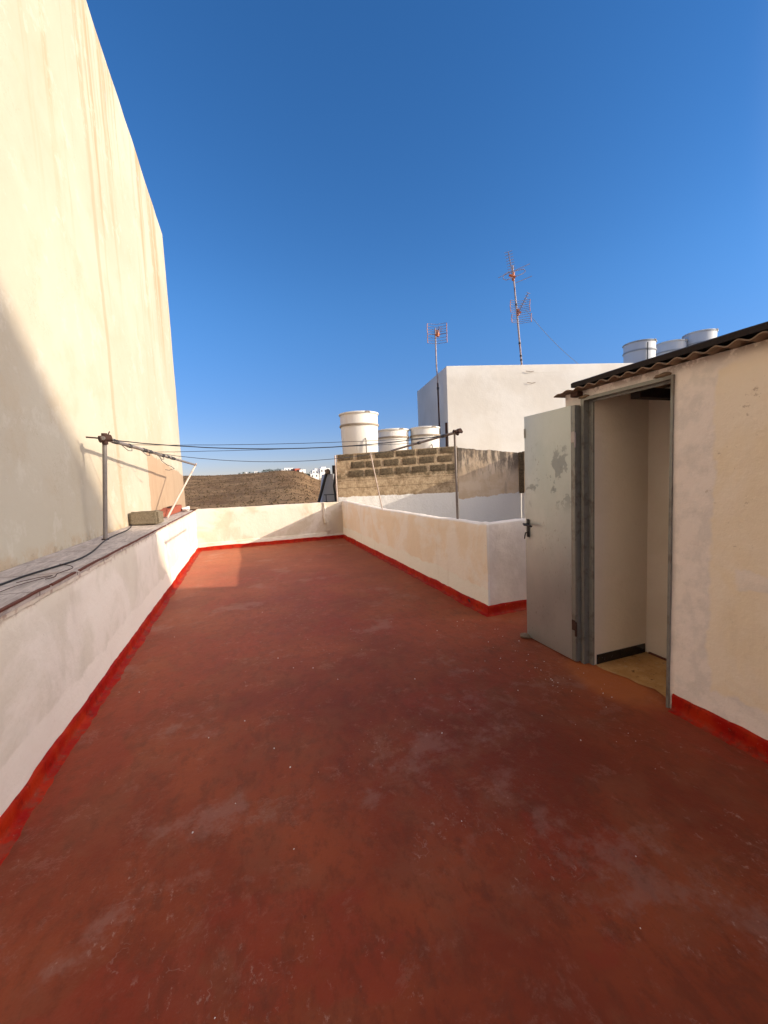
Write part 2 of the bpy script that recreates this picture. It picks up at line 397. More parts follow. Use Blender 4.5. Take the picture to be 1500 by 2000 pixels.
def mortar_mat():
    m = M('sandy_mortar', .95, spec=.1); n = m.noise(12, 6, .7)
    c = m.mix(m.step(n, .35, .65), (.34, .245, .15), (.5, .385, .25))
    c = m.mix(m.mul(m.step(m.noise(4, 5, .7, off=(3, 1, 2)), .48, .62), .6), c, (.2, .14, .08))
    zj = m.add(m.z, m.mul(m.add(m.noise(6, 5, .7, off=(1, 2, 1)), -.5), .05), m.mul(m.x, -.009))
    for z0 in (1.47, 1.27): c = m.mix(m.mul(m.step(zj, z0-.012, z0), m.step(zj, z0+.012, z0), .75), c, (.11, .075, .045))
    c = m.mix(m.mul(m.step(zj, 1.5, 1.52), m.step(zj, 1.66, 1.64), m.step(m.noise(9, 6, .75, off=(8, 8, 8)), .42, .56), .75), c, (.13, .1, .06))
    zz = m.add(m.z, m.mul(m.add(m.noise(5, 6, .7, off=(7, 7, 7)), -.5), .1))
    c = m.mix(m.step(zz, 1.065, 1.055), c, (.76, .74, .7))
    m.col(c); m.bump(m.noise(18, 6, .7), .018, .8); return m.m
m_mortar = mortar_mat()
def beige_mat():
    m = M('stained_beige_render', .92, spec=.15)
    c = m.mix(m.step(m.noise(2.5, 5, .6), .4, .62), (.55, .42, .29), (.62, .5, .37))
    st = m.noise(4.2, 7, .7, sc=(1, 1, .22), off=(4, 1, 3)); zt = m.add(m.z, m.mul(m.noise(3, 5, .7, off=(1, 1, 4)), .5))
    c = m.mix(m.mul(m.step(st, .44, .56), m.step(zt, 1.5, 2.15), .9), c, (.12, .1, .08))
    c = m.mix(m.mul(m.step(m.noise(2.4, 6, .65, sc=(1, 1, .25)), .5, .62), m.step(m.x, 5.9, 6.7), .45), c, (.22, .18, .16))
    tp = m.step(m.add(m.z, m.mul(m.noise(6, 6, .75, off=(3, 9, 1)), .12)), 2.16, 2.25)
    c = m.mix(m.mul(tp, .7), c, (.12, .1, .08))
    zz = m.add(m.z, m.mul(m.add(m.noise(1.5, 6, .7, off=(7, 7, 7)), -.5), .3), m.mul(m.add(m.x, -6.1), -.08))
    c = m.mix(m.step(zz, .93, .92), c, (.7, .69, .67))
    m.col(c); m.bump(m.noise(20, 6, .65), .008, .6); return m.m
m_beige = beige_mat()
def hill_mat():
    m = M('dry_hillside', .98, spec=.05)
    n = m.noise(.06, 8, .75, sc=(1, 1, 1)); n2 = m.noise(.35, 6, .7)
    c = m.mix(m.step(n, .35, .65), (.15, .085, .045), (.3, .19, .1))
    c = m.mix(m.mul(m.step(n2, .5, .62), .7), c, (.08, .055, .03)); m.col(c); m.bump(n2, 1.5, .7); return m.m
m_hill = hill_mat()
m_scrub = simple('dry_scrub', (.13, .085, .045), .98, 0, .9, .5, 0, spec=.05)
m_ground = simple('dusty_ground', (.17, .12, .08), .98, 0, .5, .02, 0, spec=.05)
m_leaf = simple('dark_leaves', (.035, .05, .022), .9, 0, .4, 1, 0)
m_trunk = simple('bark', (.1, .07, .05), .9, 0, .4, 3, 0)
def tan_floor():
    m = M('tan_closet_floor', .75, spec=.25); n = m.noise(7, 6, .7)
    c = m.mix(m.step(n, .35, .65), (.42, .22, .075), (.55, .33, .14))
    c = m.mix(m.mul(m.step(m.noise(28, 6, .75), .58, .66), .7), c, (.12, .035, .015))
    c = m.mix(m.mul(m.step(m.noise(14, 6, .75, off=(3, 3, 3)), .6, .66), .8), c, (.1, .03, .012))
    c = m.mix(m.mul(m.step(m.noise(20, 6, .7, off=(9, 3, 3)), .58, .66), .5), c, (.5, .4, .27)); m.col(c); m.bump(n, .004); return m.m
m_tan = tan_floor()
def tile_mat():
    m = M('black_glazed_tile', .2, spec=.5); c = m.mix(m.mul(m.step(m.noise(30, 6, .8), .62, .68), m.step(m.x, 2.85, 2.6), .8), (.012, .013, .016), (.4, .38, .35)); m.col(c); return m.m
m_tile = tile_mat()
m_brick = simple('hollow_red_brick', (.34, .085, .045), .9, 0, .4, 30, .003, dark=(.2, .05, .03))
m_aggr = simple('coarse_concrete', (.34, .27, .18), .95, 0, .9, 60, .012, dark=(.13, .11, .07), dscale=45, damt=.8)
m_fleck = simple('white_plaster_crumbs', (.75, .72, .68), .9, 0, .1, 9, 0)
m_orange = simple('orange_plastic', (.5, .14, .05), .5, 0, .2, 30, 0)
m_alu = simple('dull_aluminium', (.4, .36, .36), .4, .6, .3, 20, 0)
m_stone = simple('rough_stone', (.28, .2, .13), .95, 0, .6, 40, .004)

# ------------------------------------------------------------ setting: ground, hill, floor
bm = bmesh.new(); quad(bm, [(-6000, -6000, -9), (6000, -6000, -9), (6000, 6000, -9), (-6000, 6000, -9)])
tag(obj('ground', bm, m_ground, smooth=False), kind='structure')

RIDGE = [(-220, 11), (-120, 12.5), (-56, 13), (-21, 11.8), (12, 12.6), (34, 14.2), (46, 13.4), (56, 11.3), (62, 7.5), (70, 3.6), (86, -.8), (110, -5), (150, -9.5)]
def ridge(x):
    for (a, za), (b, zb) in zip(RIDGE, RIDGE[1:]):
        if a <= x <= b:
            t = (x-a)/(b-a); t = t*t*(3-2*t); return za+(zb-za)*t
    return RIDGE[0][1] if x < RIDGE[0][0] else RIDGE[-1][1]
def hill_z(x, y):
    # x is measured on the ridge line: fan the slope out from the viewer
    k = (x*400/max(y, 1)) if y < 400 else x
    top = ridge(k); s = (y-110)/(412-.25*k-110)
    s0 = max(0, min(1, s)); z = -9.5 + (top+9.5)*(s0**.9)
    if s > 1: z = top - (s-1)*26
    return z + (.9*nz(x, y, 0, .02) + .7*nz(x, y, 3, .07))*min(1, s0*2+.1)*(1 if s < .93 else .35)
bm = bmesh.new(); g = []
ys = [110+i*5 for i in range(80)]; xs = [-200+i*5 for i in range(75)]
for y in ys: g.append([bm.verts.new((x, y, hill_z(x, y))) for x in xs])
for i in range(len(ys)-1):
    for j in range(len(xs)-1): bm.faces.new((g[i][j], g[i][j+1], g[i+1][j+1], g[i+1][j]))
tag(obj('hill', bm, m_hill), kind='structure')

bm = bmesh.new()
for i in range(5200):
    y = 130 + 290*random.random()**.8; a = random.uniform(-.19, .27); x = y*a
    z = hill_z(x, y)
    if z < -9: continue
    s = random.uniform(.2, .55)*(1.5 if random.random() < .12 else 1)
    vs = [bm.verts.new((x+s*random.uniform(.6, 1.1)*math.cos(t), y+s*math.sin(t), z-.1+random.uniform(-.05, .15)*s)) for t in (0, 1.3, 2.5, 3.8, 5.1)]
    tp = bm.verts.new((x+random.uniform(-.2, .2)*s, y, z+s*random.uniform(.6, 1.1)))
    for k in range(5): bm.faces.new((vs[k], vs[(k+1) % 5], tp))
tag(obj('hillside_scrub', bm, m_scrub, smooth=False), 'brown dry scrub dotted over the hillside behind the far parapet', 'scrub', kind='stuff')

bm = bmesh.new()
def sheet(bm, x0, x1, y0, y1, z, n=.25):
    nx, ny = max(1, int((x1-x0)/n)), max(1, int((y1-y0)/n))
    G = [[bm.verts.new((x0+(x1-x0)*i/nx, y0+(y1-y0)*j/ny, z)) for i in range(nx+1)] for j in range(ny+1)]
    for j in range(ny):
        for i in range(nx): bm.faces.new((G[j][i], G[j][i+1], G[j+1][i+1], G[j+1][i]))
sheet(bm, -1.14, 2.44, -7, 10.25, 0); sheet(bm, 2.44, 7, -7, 3.62, 0)
tag(obj('terrace_floor', bm, m_floor), kind='structure')
bm = bmesh.new(); box(bm, -1.7, 2.5, -7.2, 10.4, -9, -.02); box(bm, 2.5, 7.4, -7.2, 3.7, -9, -.02)
tag(obj('building_below', bm, m_wh, smooth=False), kind='structure')
bm = bmesh.new(); sheet(bm, 2.5, 7.4, 3.7, 12, -2.6, 1)
tag(obj('courtyard_floor', bm, m_ground), kind='structure')

# ------------------------------------------------------------ parapets with red skirting
def skirting(bm, path, h, spill, seed):
    prof = [(-.004, h+.004), (.01, h), (.015, h-.012), (.016, h*.5), (.018, .018), (.026, .006), (.03+spill, .0035), (.034+spill, .0006)]
    def j(p, k, o, z):
        if k < 3: return .002*nz(p.x, p.y, 2, 9), .009*nz(p.x, p.y, seed, 3) + .006*nz(p.x, p.y, seed, 13)
        if k > 5: return .022*nz(p.x, p.y, seed+3, 5)+.014*nz(p.x, p.y, seed+9, 17), 0
        return .004*nz(p.x, p.y, z*3+1, 9), 0
    extrude(bm, path, prof, j, .03)

XL, XR, YF = -1.11, 2.39, 10.22
lp = empty('parapet_wall', (XL-.2, 4, 0), 'long low white plastered parapet on the left with grey tiled coping, at the foot of the tall cream building', 'wall')
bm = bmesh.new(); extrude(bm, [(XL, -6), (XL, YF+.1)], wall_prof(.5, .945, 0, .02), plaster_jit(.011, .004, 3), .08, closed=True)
wl = obj('wall', bm, m_par_left, lp)
bm = bmesh.new()
extrude(bm, [(XL, -6), (XL, YF+.12)], [(.0, .946), (.024, .948), (.026, .972), (-.1, .976), (-.25, .978), (-.485, .984)], plaster_jit(.003, .003, 8), .1)
obj('coping', bm, m_cop, lp)
bm = bmesh.new()   # thin terracotta nosing along the coping, with gaps where it broke away
segs = [(-6, .2), (.23, 1.4), (1.43, 2.75), (2.78, 3.12), (3.2, 4.4), (4.42, 5.6), (5.66, 6.4), (6.5, 7.7), (7.76, 9.1), (9.2, 10.2)]
for a, b in segs:
    extrude(bm, [(XL, a), (XL, b)], [(.02, .97), (.031, .97), (.033, .981), (.02, .984), (.012, .98)], lambda p, k, o, z: (.004*nz(p.x, p.y, 1, 5), .004*nz(p.x, p.y, 4, 6)), .06, closed=True)
obj('coping_edge', bm, m_terr, lp)
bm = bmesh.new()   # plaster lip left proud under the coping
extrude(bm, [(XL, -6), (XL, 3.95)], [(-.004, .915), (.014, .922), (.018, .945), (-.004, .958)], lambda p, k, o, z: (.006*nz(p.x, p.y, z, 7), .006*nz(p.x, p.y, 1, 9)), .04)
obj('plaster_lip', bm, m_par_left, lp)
bm = bmesh.new(); skirting(bm, [(XL, -6), (XL, YF-.02)], .085, .035, 1); obj('skirting', bm, m_red, lp, sharp=60)

fp = empty('parapet_wall', (.6, YF, 0), 'cream plastered parapet across the far end of the terrace, below the brown hill', 'wall')
def farjit(p, k, o, z):
    a, b = plaster_jit(.01, .012, 12)(p, k, o, z)
    return a, b + (.0 if z < .3 else .02 - .035*max(0, min(1, (p.x+1.1)/3.4)))
bm = bmesh.new(); extrude(bm, [(XL-.3, YF), (XR+.12, YF)], wall_prof(.16, .965, 0, .03), farjit, .08, closed=True)
obj('wall', bm, m_par_far, fp)
bm = bmesh.new()   # whitewashed ledge along the bottom and the filled conduit on its right
extrude(bm, [(XL+.01, YF), (1.97, YF)], [(-.004, .185), (.012, .18), (.026, .165), (.03, .1), (.032, 0)], lambda p, k, o, z: (.004*nz(p.x, p.y, z, 5), .012*nz(p.x, p.y, 2, 3) if z > .1 else 0), .06)
extrude(bm, [(1.95, YF), (2.03, YF)], [(0, .19), (.03, .2), (.03, .36), (.02, .44), (0, .45)], None, .03)
obj('plaster_ledge', bm, m_par_far, fp)
bm = bmesh.new()
tube(bm, [(1.93, YF-.004, .93), (1.925, YF-.014, .8), (1.90, YF-.014, .62), (1.93, YF-.02, .5), (1.94, YF-.022, .42)], [.03, .034, .03, .045, .05], 10)
tube(bm, [(1.9, YF-.012, .95), (1.97, YF-.012, .93)], .02, 8)
obj('conduit_bump', bm, m_par_far, fp)
bm = bmesh.new(); skirting(bm, [(XL+.012, YF-.03), (XR, YF-.03)], .085, .02, 5); obj('skirting', bm, m_red, fp, sharp=60)

rp = empty('parapet_wall', (XR+.07, 6, 0), 'L shaped peach plastered parapet on the right, ending in a corner near the metal door', 'wall')
def rjit(p, k, o, z):
    a, b = plaster_jit(.01, .013, 21)(p, k, o, z)
    if z > .3:
        t = (p.y-3.5)/6.7; b += -.035*math.sin(math.pi*max(0, min(1, t*1.1))) + (.012 if p.y < 3.7 else 0)
    return a, b
bm = bmesh.new(); extrude(bm, [(XR, YF+.02), (XR-.015, 3.58), (3.02, 3.6)], wall_prof(.15, .975, 0, .03), rjit, .07, closed=True)
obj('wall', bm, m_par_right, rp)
bm = bmesh.new(); skirting(bm, [(XR, YF-.02), (XR-.015, 3.58), (3.02, 3.6)], .095, .02, 9); obj('skirting', bm, m_red, rp, sharp=60)
bm = bmesh.new()
tube(bm, [(XR-.03, 3.95, .045), (XR+.02, 3.95, .045)], .032, 16); obj('drain_hole', bm, m_black, rp)
bm = bmesh.new(); tube(bm, [(XR-.03, 8.9, .03), (XR+.02, 8.9, .03)], .018, 12); obj('drain_hole', bm, m_black, rp)

# ------------------------------------------------------------ tall neighbour on the left
tb = empty('tall_building', (-5, 4, -9), 'tall windowless cream rendered building wall rising at the left, streaked with brown rain stains', 'building')
bm = bmesh.new(); YB, ZB = 12.6, 8.35
extrude(bm, [(-1.6, -9), (-1.6, YB)], wall_prof(.3, ZB, -9, .03, .5), plaster_jit(.012, .01, 33), .4, closed=True)
obj('wall', bm, m_tall, tb)
bm = bmesh.new(); box(bm, -9, -1.91, -9, YB-.003, -9, ZB-.12); obj('building_body', bm, m_tall, tb, smooth=False)

# ------------------------------------------------------------ shed with closet on the right
XS = 2.41
sh = empty('rooftop_shed', (XS+1, 1, 0), 'low peach plastered rooftop shed at the right with an open closet doorway and corrugated roof', 'shed')
bm = bmesh.new()
D0, D1, DZ = 1.68, 2.345, 2.022
def facade(bm, y0, y1, z0, z1):
    """front sheet of the shed: faces -X, body behind"""
    nx = max(1, int((y1-y0)/.06)); nzz = max(1, int((z1-z0)/.06)); G = []
    for i in range(nx+1):
        y = y0+(y1-y0)*i/nx; G.append([])
        for j in range(nzz+1):
            z = z0+(z1-z0)*j/nzz; d = .006*nz(1, y, z, 2.2)+.003*nz(5, y, z, 9)
            if y > 1.47 and y < 1.66: d -= .004
            G[-1].append(bm.verts.new((XS+d, y, z)))
    for i in range(nx):
        for j in range(nzz): bm.faces.new((G[i][j], G[i][j+1], G[i+1][j+1], G[i+1][j]))
facade(bm, -4, D0, 0, DZ); facade(bm, D1, 2.52, 0, DZ); facade(bm, -4, 2.52, DZ, 2.084)
bmesh.ops.remove_doubles(bm, verts=bm.verts, dist=.004)
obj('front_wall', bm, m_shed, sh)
bm = bmesh.new()
box(bm, XS+.012, 2.5, -4, D0-.0, 0, 2.08); box(bm, XS+.012, 2.452, D1+.001, 2.52, 0, 2.08); box(bm, 2.4545, 5, D1-.06, 2.52, 0, 2.08); box(bm, XS+.012, 2.452, D0, D1, DZ+.02, 2.08)
box(bm, 3.0, 3.1, -3.9, D1-.06, 0, 2.08); box(bm, 2.5, 3.0, .6, .7, 0, 2.08); box(bm, 3.1, 5, -4, -3.9, 0, 2.08); box(bm, 4.9, 5, -3.9, D1-.06, 0, 2.08)
obj('inner_walls', bm, m_shed_in, sh, smooth=False)
bm = bmesh.new()   # worn tan floor with a ragged front edge
E_ = [(2.458, 2.286), (2.452, 2.25), (2.45, 2.2), (2.47, 2.12), (2.5, 2.03), (2.49, 1.95), (2.53, 1.86), (2.5, 1.78), (2.47, 1.7), (2.44, 1.68), (2.5, 1.6), (2.5, .7)]
vs = [bm.verts.new((x+.006*nz(x, y, 1, 20), y, .004)) for x, y in E_]; ve = [bm.verts.new((3.0, y, .004)) for x, y in E_]
for i in range(len(E_)-1): bm.faces.new((vs[i], vs[i+1], ve[i+1], ve[i]))
obj('closet_floor', bm, m_tan, sh, smooth=False)
bm = bmesh.new()
for a, b in ((2.475, 2.71), (2.715, 2.98)): box(bm, a, b, D1-.068, D1-.058, .006, .078)
obj('tile_skirting', bm, m_tile, sh, smooth=False)
bm = bmesh.new(); box(bm, 2.985, 2.999, 1.9, D1-.09, .004, .016); obj('floor_strip', bm, m_terr, sh, smooth=False)
bm = bmesh.new(); box(bm, 2.52, 2.99, 1.98, 2.05, 1.965, 2.03); obj('ceiling_beam', bm, m_tar, sh, smooth=False)
bm = bmesh.new(); skirting(bm, [(XS, 1.655), (XS, -4)][::-1] and [(XS, 1.655), (XS, -4)], .1, .012, 14); sk_ = obj('skirting', bm, m_red, sh, sharp=60)
# corrugated roof
rf_bm = bmesh.new(); ny = 900; Y0, Y1 = -4.2, 2.56; PIT = .1
prev = None
for i in range(ny+1):
    y = Y0+(Y1-Y0)*i/ny; z = 2.092+.0095*math.sin(y*math.tau/PIT)*(1 if y < 2.38 else .45)
    if y > 2.45: z += -.02*(y-2.45)/.14
    e = 2.335+.006*nz(y, 0, 0, 7)
    cur = [rf_bm.verts.new(q) for q in ((e, y, z), (e, y, z+.007), (5.1, y, z+.007), (5.1, y, z))]
    if prev:
        for k in range(4): rf_bm.faces.new((prev[k], prev[(k+1) % 4], cur[(k+1) % 4], cur[k]))
    else: rf_bm.faces.new(cur)
    prev = cur
rf_bm.faces.new(prev[::-1])
rf = obj('roof', rf_bm, m_roof, sh)
bm = bmesh.new(); extrude(bm, [(2.35, 2.4), (2.35, -4.2)], [(0, 2.115), (.002, 2.146), (-.02, 2.156), (-2.7, 2.17), (-2.7, 2.115)], lambda p, k, o, z: (.006*nz(p.y, 0, k, 3), .006*nz(p.y, 3, 0, 2)), .15, closed=True)
obj('bitumen_cover', bm, m_tar, rf)
bm = bmesh.new(); box(bm, XS-.05, XS+.02, 2.35, 2.42, 2.045, 2.082, bev=.008); obj('beam_end', bm, m_rust, sh)
for (y, z, s) in ((2.33, 2.035, .045), (1.745, 2.042, .05)):
    bm = bmesh.new(); r = bmesh.ops.create_icosphere(bm, subdivisions=3, radius=1)
    for v in r['verts']:
        d = 1+.35*nz(*(v.co*2), 1); v.co = Vector((XS-.004+v.co.x*.022*d, y+v.co.y*s*d, z+v.co.z*.014*d))
    obj('mortar_lump', bm, m_stone, sh)
# door frame: steel profile on both sides and across the head
bm = bmesh.new()
for y0, y1 in ((D0-.003, D0+.012), (D1-.018, D1+.01)):
    box(bm, XS-.014, XS+.03, y0, y1, 0, DZ+.008)
box(bm, XS-.014, XS+.03, D0+.012, D1-.018, DZ-.014, DZ+.008)
fr = obj('door_frame', bm, m_frame, sh, smooth=False)
bm = bmesh.new(); box(bm, XS+.031, XS+.043, D0+.0, D0+.02, 0, DZ-.03); box(bm, XS+.031, XS+.044, D1-.0605, D1-.012, 0, DZ-.012); box(bm, XS+.031, XS+.04, D0+.0201, D1-.0451, DZ-.03, DZ-.0141)
obj('frame_rebate', bm, m_frame, fr, smooth=False)
# the leaf, swung fully open against nothing, hinged on the far jamb
LX, L0, L1, LZ = 2.352, 2.405, 2.935, 1.985
bm = bmesh.new(); box(bm, LX, LX+.045, L0, L1, .012, LZ, bev=.003)
door = obj('door', bm, m_galv, sh)
bm = bmesh.new()
box(bm, LX-.0, LX+.05, 2.366, L0-.001, .012, LZ-.002, bev=.003); box(bm, LX+.014, LX+.06, 2.362, 2.366, .012, LZ-.01)
obj('door_edge', bm, m_frame, door)
bm = bmesh.new(); box(bm, LX-.003, LX-.0005, L1-.016, L1+.001, 1.8, 1.88); obj('edge_plate', bm, m_frame, door, smooth=False)
bm = bmesh.new()
box(bm, LX-.008, LX-.001, L1-.055, L1-.022, .93, 1.09, bev=.003)
h = obj('handle_plate', bm, m_black, door)
bm = bmesh.new()
tube(bm, [(LX-.008, L1-.038, 1.045), (LX-.045, L1-.038, 1.045), (LX-.052, L1-.048, 1.045), (LX-.05, L1-.1, 1.042), (LX-.046, L1-.135, 1.036)], [.009, .009, .01, .009, .008], 10)
tube(bm, [(LX-.02, L1+.005, 1.045), (LX-.02, L1-.03, 1.045)], .008, 8)
obj('lever', bm, m_black, h)
bm = bmesh.new(); tube(bm, [(LX-.008, L1-.038, .97), (LX-.03, L1-.036, .97)], .005, 8); tube(bm, [(LX-.026, L1-.034, .972), (LX-.028, L1-.026, .945), (LX-.027, L1-.02, .915)], .006, 6); obj('key', bm, m_black, h)
for z in (1.72, .27):
    bm = bmesh.new(); box(bm, LX-.004, LX-.0005, 2.368, 2.401, z-.01, z+.07); tube(bm, [(LX-.006, 2.358, z-.05), (LX-.006, 2.358, z+.06)], .008, 10)
    obj('hinge', bm, m_alu if z > 1 else m_rust, door)
bm = bmesh.new(); r = bmesh.ops.create_icosphere(bm, subdivisions=3, radius=1)
for v in r['verts']:
    d = 1+.4*nz(*(v.co*1.5), 1); v.co = Vector((2.335+v.co.x*.05*d, 2.93+v.co.y*.045*d, .018+v.co.z*.02*d))
tag(obj('stone', bm, m_stone, smooth=False), 'small flat brown stone wedged under the free corner of the open metal door', 'stone')

# ------------------------------------------------------------ clothes line frames
def lerp(a, b, t): return Vector(a).lerp(Vector(b), t)
LN, LF = Vector((-1.345, 4.985, 2.05)), Vector((-.945, 9.55, 1.976))
cf = empty('clothes_line_support', (-1.437, 5, .98), 'tall grey pole on the left coping with a long bar and slanted strut', 'clothes pole', 'clothes line supports')
bm = bmesh.new(); tube(bm, [(-1.437, 5.003, .98), (-1.352, 5.0, 2.03)], .021, 12); p = obj('pole', bm, m_pipe, cf)
bm = bmesh.new(); tube(bm, [(-1.437, 5.003, .982), (-1.436, 5.003, .99)], .035, 12); obj('foot_plate', bm, m_rust, p)
bm = bmesh.new(); tube(bm, [LN-(LF-LN)*.012, LF], .0205, 12); b = obj('bar', bm, m_pipe, cf)
bm = bmesh.new()
tube(bm, [LN+Vector((-.04, -.03, -.01)), LN+Vector((.05, .03, .01))], .036, 14); tube(bm, [LN+Vector((-.0, .0, -.06)), LN+Vector((0, 0, .055))], .028, 10)
tube(bm, [LN+Vector((-.16, -.02, .015)), LN+Vector((-.0, 0, .0))], .008, 6); tube(bm, [LN+Vector((.03, 0, .03)), LN+Vector((.05, .0, .075))], .006, 6)
obj('clamp', bm, m_rust, b)
bm = bmesh.new()
for t, n in ((.05, 5), (.17, 3), (.3, 6), (.36, 5), (.52, 5), (.6, 4), (.66, 6), (.7, 3)):
    c = lerp(LN, LF, t*.85); ax = (LF-LN).normalized(); a = ax.orthogonal().normalized(); bb = ax.cross(a)
    pts = [c+ax*(q*.004)+(a*math.cos(q*.8)+bb*math.sin(q*.8))*(.022+.003*random.random()) for q in range(n*8)]
    bm = bmesh.new(); tube(bm, pts, .0035, 5); obj('wire_wrap', bm, m_line, b)
for t in (.1, .25, .4):
    bm = bmesh.new()   # slack loops of wire hanging off the bar
    c = lerp(LN, LF, t); d = lerp(LN, LF, t+.07)
    tube(bm, [c+Vector((0, 0, -.02)), c.lerp(d, .4)+Vector((.02, 0, -.07)), c.lerp(d, .8)+Vector((.02, 0, -.06)), d+Vector((0, 0, -.02))], .004, 5); obj('slack_wire', bm, m_line, b)
bm = bmesh.new()
c = lerp(LN, LF, .42); tube(bm, [c, c+Vector((.02, .02, -.09)), c+Vector((.06, .2, -.15)), c+Vector((.1, .35, -.17)), c+Vector((.12, .5, -.2)), c+Vector((.04, .5, -.225)), c+Vector((.02, .3, -.22))], .0045, 5)
obj('slack_wire', bm, m_line, b)
bm = bmesh.new(); tube(bm, [(-1.31, 7.9, .98), LF+Vector((0, 0, .0)), LF+Vector((.01, .02, .03))], .017, 10); obj('strut', bm, m_pale, cf)

RN, RF = Vector((2.42, 4.17, 2.012)), Vector((2.42, 6.42, 1.972))
cr = empty('clothes_line_support', (2.46, 4.3, .96), 'thin leaning post with rusty bar standing on the right parapet', 'clothes pole', 'clothes line supports')
bm = bmesh.new(); tube(bm, [(2.465, 4.34, .95), (2.422, 4.275, 2.045)], .0145, 10); obj('post', bm, m_pipe, cr)
bm = bmesh.new(); tube(bm, [RN, RF], .0165, 10); b2 = obj('bar', bm, m_pipe, cr)
bm = bmesh.new(); tube(bm, [RN+Vector((-.05, -.01, 0)), RN+Vector((.05, .02, 0))], .018, 8); tube(bm, [RN+Vector((-.02, .1, .02)), RN+Vector((.05, .1, -.02))], .02, 8); tube(bm, [RN+Vector((.0, -.03, .01)), RN+Vector((-.0, .03, .01))], .026, 8)
obj('clamp', bm, m_rust, b2)
for t in (.17, .5):
    bm = bmesh.new(); c = lerp(RN, RF, t); tube(bm, [c-Vector((0, .035, 0)), c+Vector((0, .035, 0))], .022, 8); obj('wire_wrap', bm, m_line, b2)
bm = bmesh.new()
tube(bm, [(2.375, 6.92, .94), (2.19, 6.9, 1.95)], .011, 8); tube(bm, [(2.19, 6.9, 1.93), (2.186, 6.9, 1.965)], .018, 8)
tag(obj('prop_stick', bm, m_pale), 'thin pale rod standing on the right parapet, leaning, unconnected at its top', 'pole')

def wire(name, a, b, sag, r, mat, label, n=24):
    bm = bmesh.new(); a, b = Vector(a), Vector(b)
    tube(bm, [a.lerp(b, t/n)+Vector((0, 0, -sag*4*(t/n)*(1-t/n)+.003*nz(t, 0, 0, .7))) for t in range(n+1)], r, 6)
    return tag(obj(name, bm, mat), label, 'clothes line', 'clothes lines across the terrace')
wire('clothes_line', lerp(LN, LF, .03)+Vector((.02, 0, 0)), lerp(RN, RF, .12), .13, .0055, m_line, 'thickest black clothes line, sagging between the two frames')
wire('clothes_line', lerp(LN, LF, .13)+Vector((.02, 0, 0)), lerp(RN, RF, .22), .035, .0032, m_line, 'thin taut clothes line, the uppermost one')
wire('clothes_line', lerp(LN, LF, .34), lerp(RN, RF, .5), .02, .0035, m_line, 'thin clothes line just below the uppermost one, crossing the thick one')
wire('clothes_line', lerp(LN, LF, .36), lerp(RN, RF, .98), .16, .0042, m_line, 'lowest clothes line, hanging in a deep sag above the hill')

# ------------------------------------------------------------ things lying on the left coping
bm = bmesh.new(); r = bmesh.ops.create_cube(bm, size=1)
bmesh.ops.bevel(bm, geom=bm.edges[:], offset=.08, segments=2, affect='EDGES')
bmesh.ops.subdivide_edges(bm, edges=bm.edges[:], cuts=4, use_grid_fill=True)
Mx = Matrix.Translation((-1.37, 6.65, 1.085)) @ Matrix.Rotation(R(-12), 4, 'Z')
for v in bm.verts:
    q = Vector((v.co.x*.4, v.co.y*.2, v.co.z*.19)); q += Vector((nz(*(q*14)), nz(*(q*14+Vector((5, 5, 5)))), nz(*(q*14+Vector((9, 1, 5))))))*.008
    v.co = Mx @ q
tag(obj('concrete_block', bm, m_aggr), 'rough speckled concrete block lying on the left coping behind the tall pole', 'block')
bm = bmesh.new()
vs = []
Mx = Matrix.Translation((-1.39, 8.75, .99)) @ Matrix.Rotation(R(-1.5), 4, 'Z')
outline = [(-1.1, 0), (-1.12, .07), (-.8, .08), (-.5, .12), (-.3, .11), (-.1, .135), (.2, .125), (.5, .14), (.8, .13), (1.0, .14), (1.05, .0)]
fa = [bm.verts.new(Mx @ Vector((.05, a, z))) for a, z in outline]; fb = [bm.verts.new(Mx @ Vector((-.09, a, z*1.05))) for a, z in outline]
bm.faces.new(fa); bm.faces.new(fb[::-1])
for i in range(len(outline)): bm.faces.new((fa[i], fb[i], fb[(i+1) % len(outline)], fa[(i+1) % len(outline)]))
tag(obj('red_brick', bm, m_brick, smooth=False), 'broken red clay brick trough on the left coping beside the foot of the slanted strut', 'brick')
def rubble(name, mat, spots, label, cat):
    bm = bmesh.new()
    for i, (x, y, z, sx, sy, sz) in enumerate(spots):
        r = bmesh.ops.create_icosphere(bm, subdivisions=2, radius=1)
        for v in r['verts']:
            d = 1+.6*nz(v.co.x*1.6+i, v.co.y*1.6, v.co.z*1.6, 1); v.co = Vector((x+v.co.x*sx*d, y+v.co.y*sy*d, z+v.co.z*sz*d))
    return tag(obj(name, bm, mat, smooth=False), label, cat)
rubble('mortar_chunk', m_fleck, [(-1.22, 9.75, 1.03, .09, .16, .05)], 'white lump of broken mortar at the far end of the left coping', 'rubble')
rubble('mortar_shard', m_stone, [(-1.12, 10.15, 1.01, .13, .1, .025)], 'flat brown shard of mortar at the corner of the left and far parapets', 'rubble')
rubble('tile_shard', m_rust, [(-1.38, 8.9, 1.13, .05, .35, .02)], 'dark curled scrap lying on top of the broken red brick', 'rubble')
def cable(name, pts, r, mat, label, cat='cable'):
    P = [Vector(q) for q in pts]; out = []
    for i in range(len(P)-1):
        p0, p1, p2, p3 = P[max(i-1, 0)], P[i], P[i+1], P[min(i+2, len(P)-1)]
        for k in range(6):
            t = k/6; out.append(.5*((2*p1)+(p2-p0)*t+(2*p0-5*p1+4*p2-p3)*t*t+(3*p1-p0-3*p2+p3)*t**3))
    out.append(P[-1]); bm = bmesh.new(); tube(bm, out, r, 6); return tag(obj(name, bm, mat), label, cat)
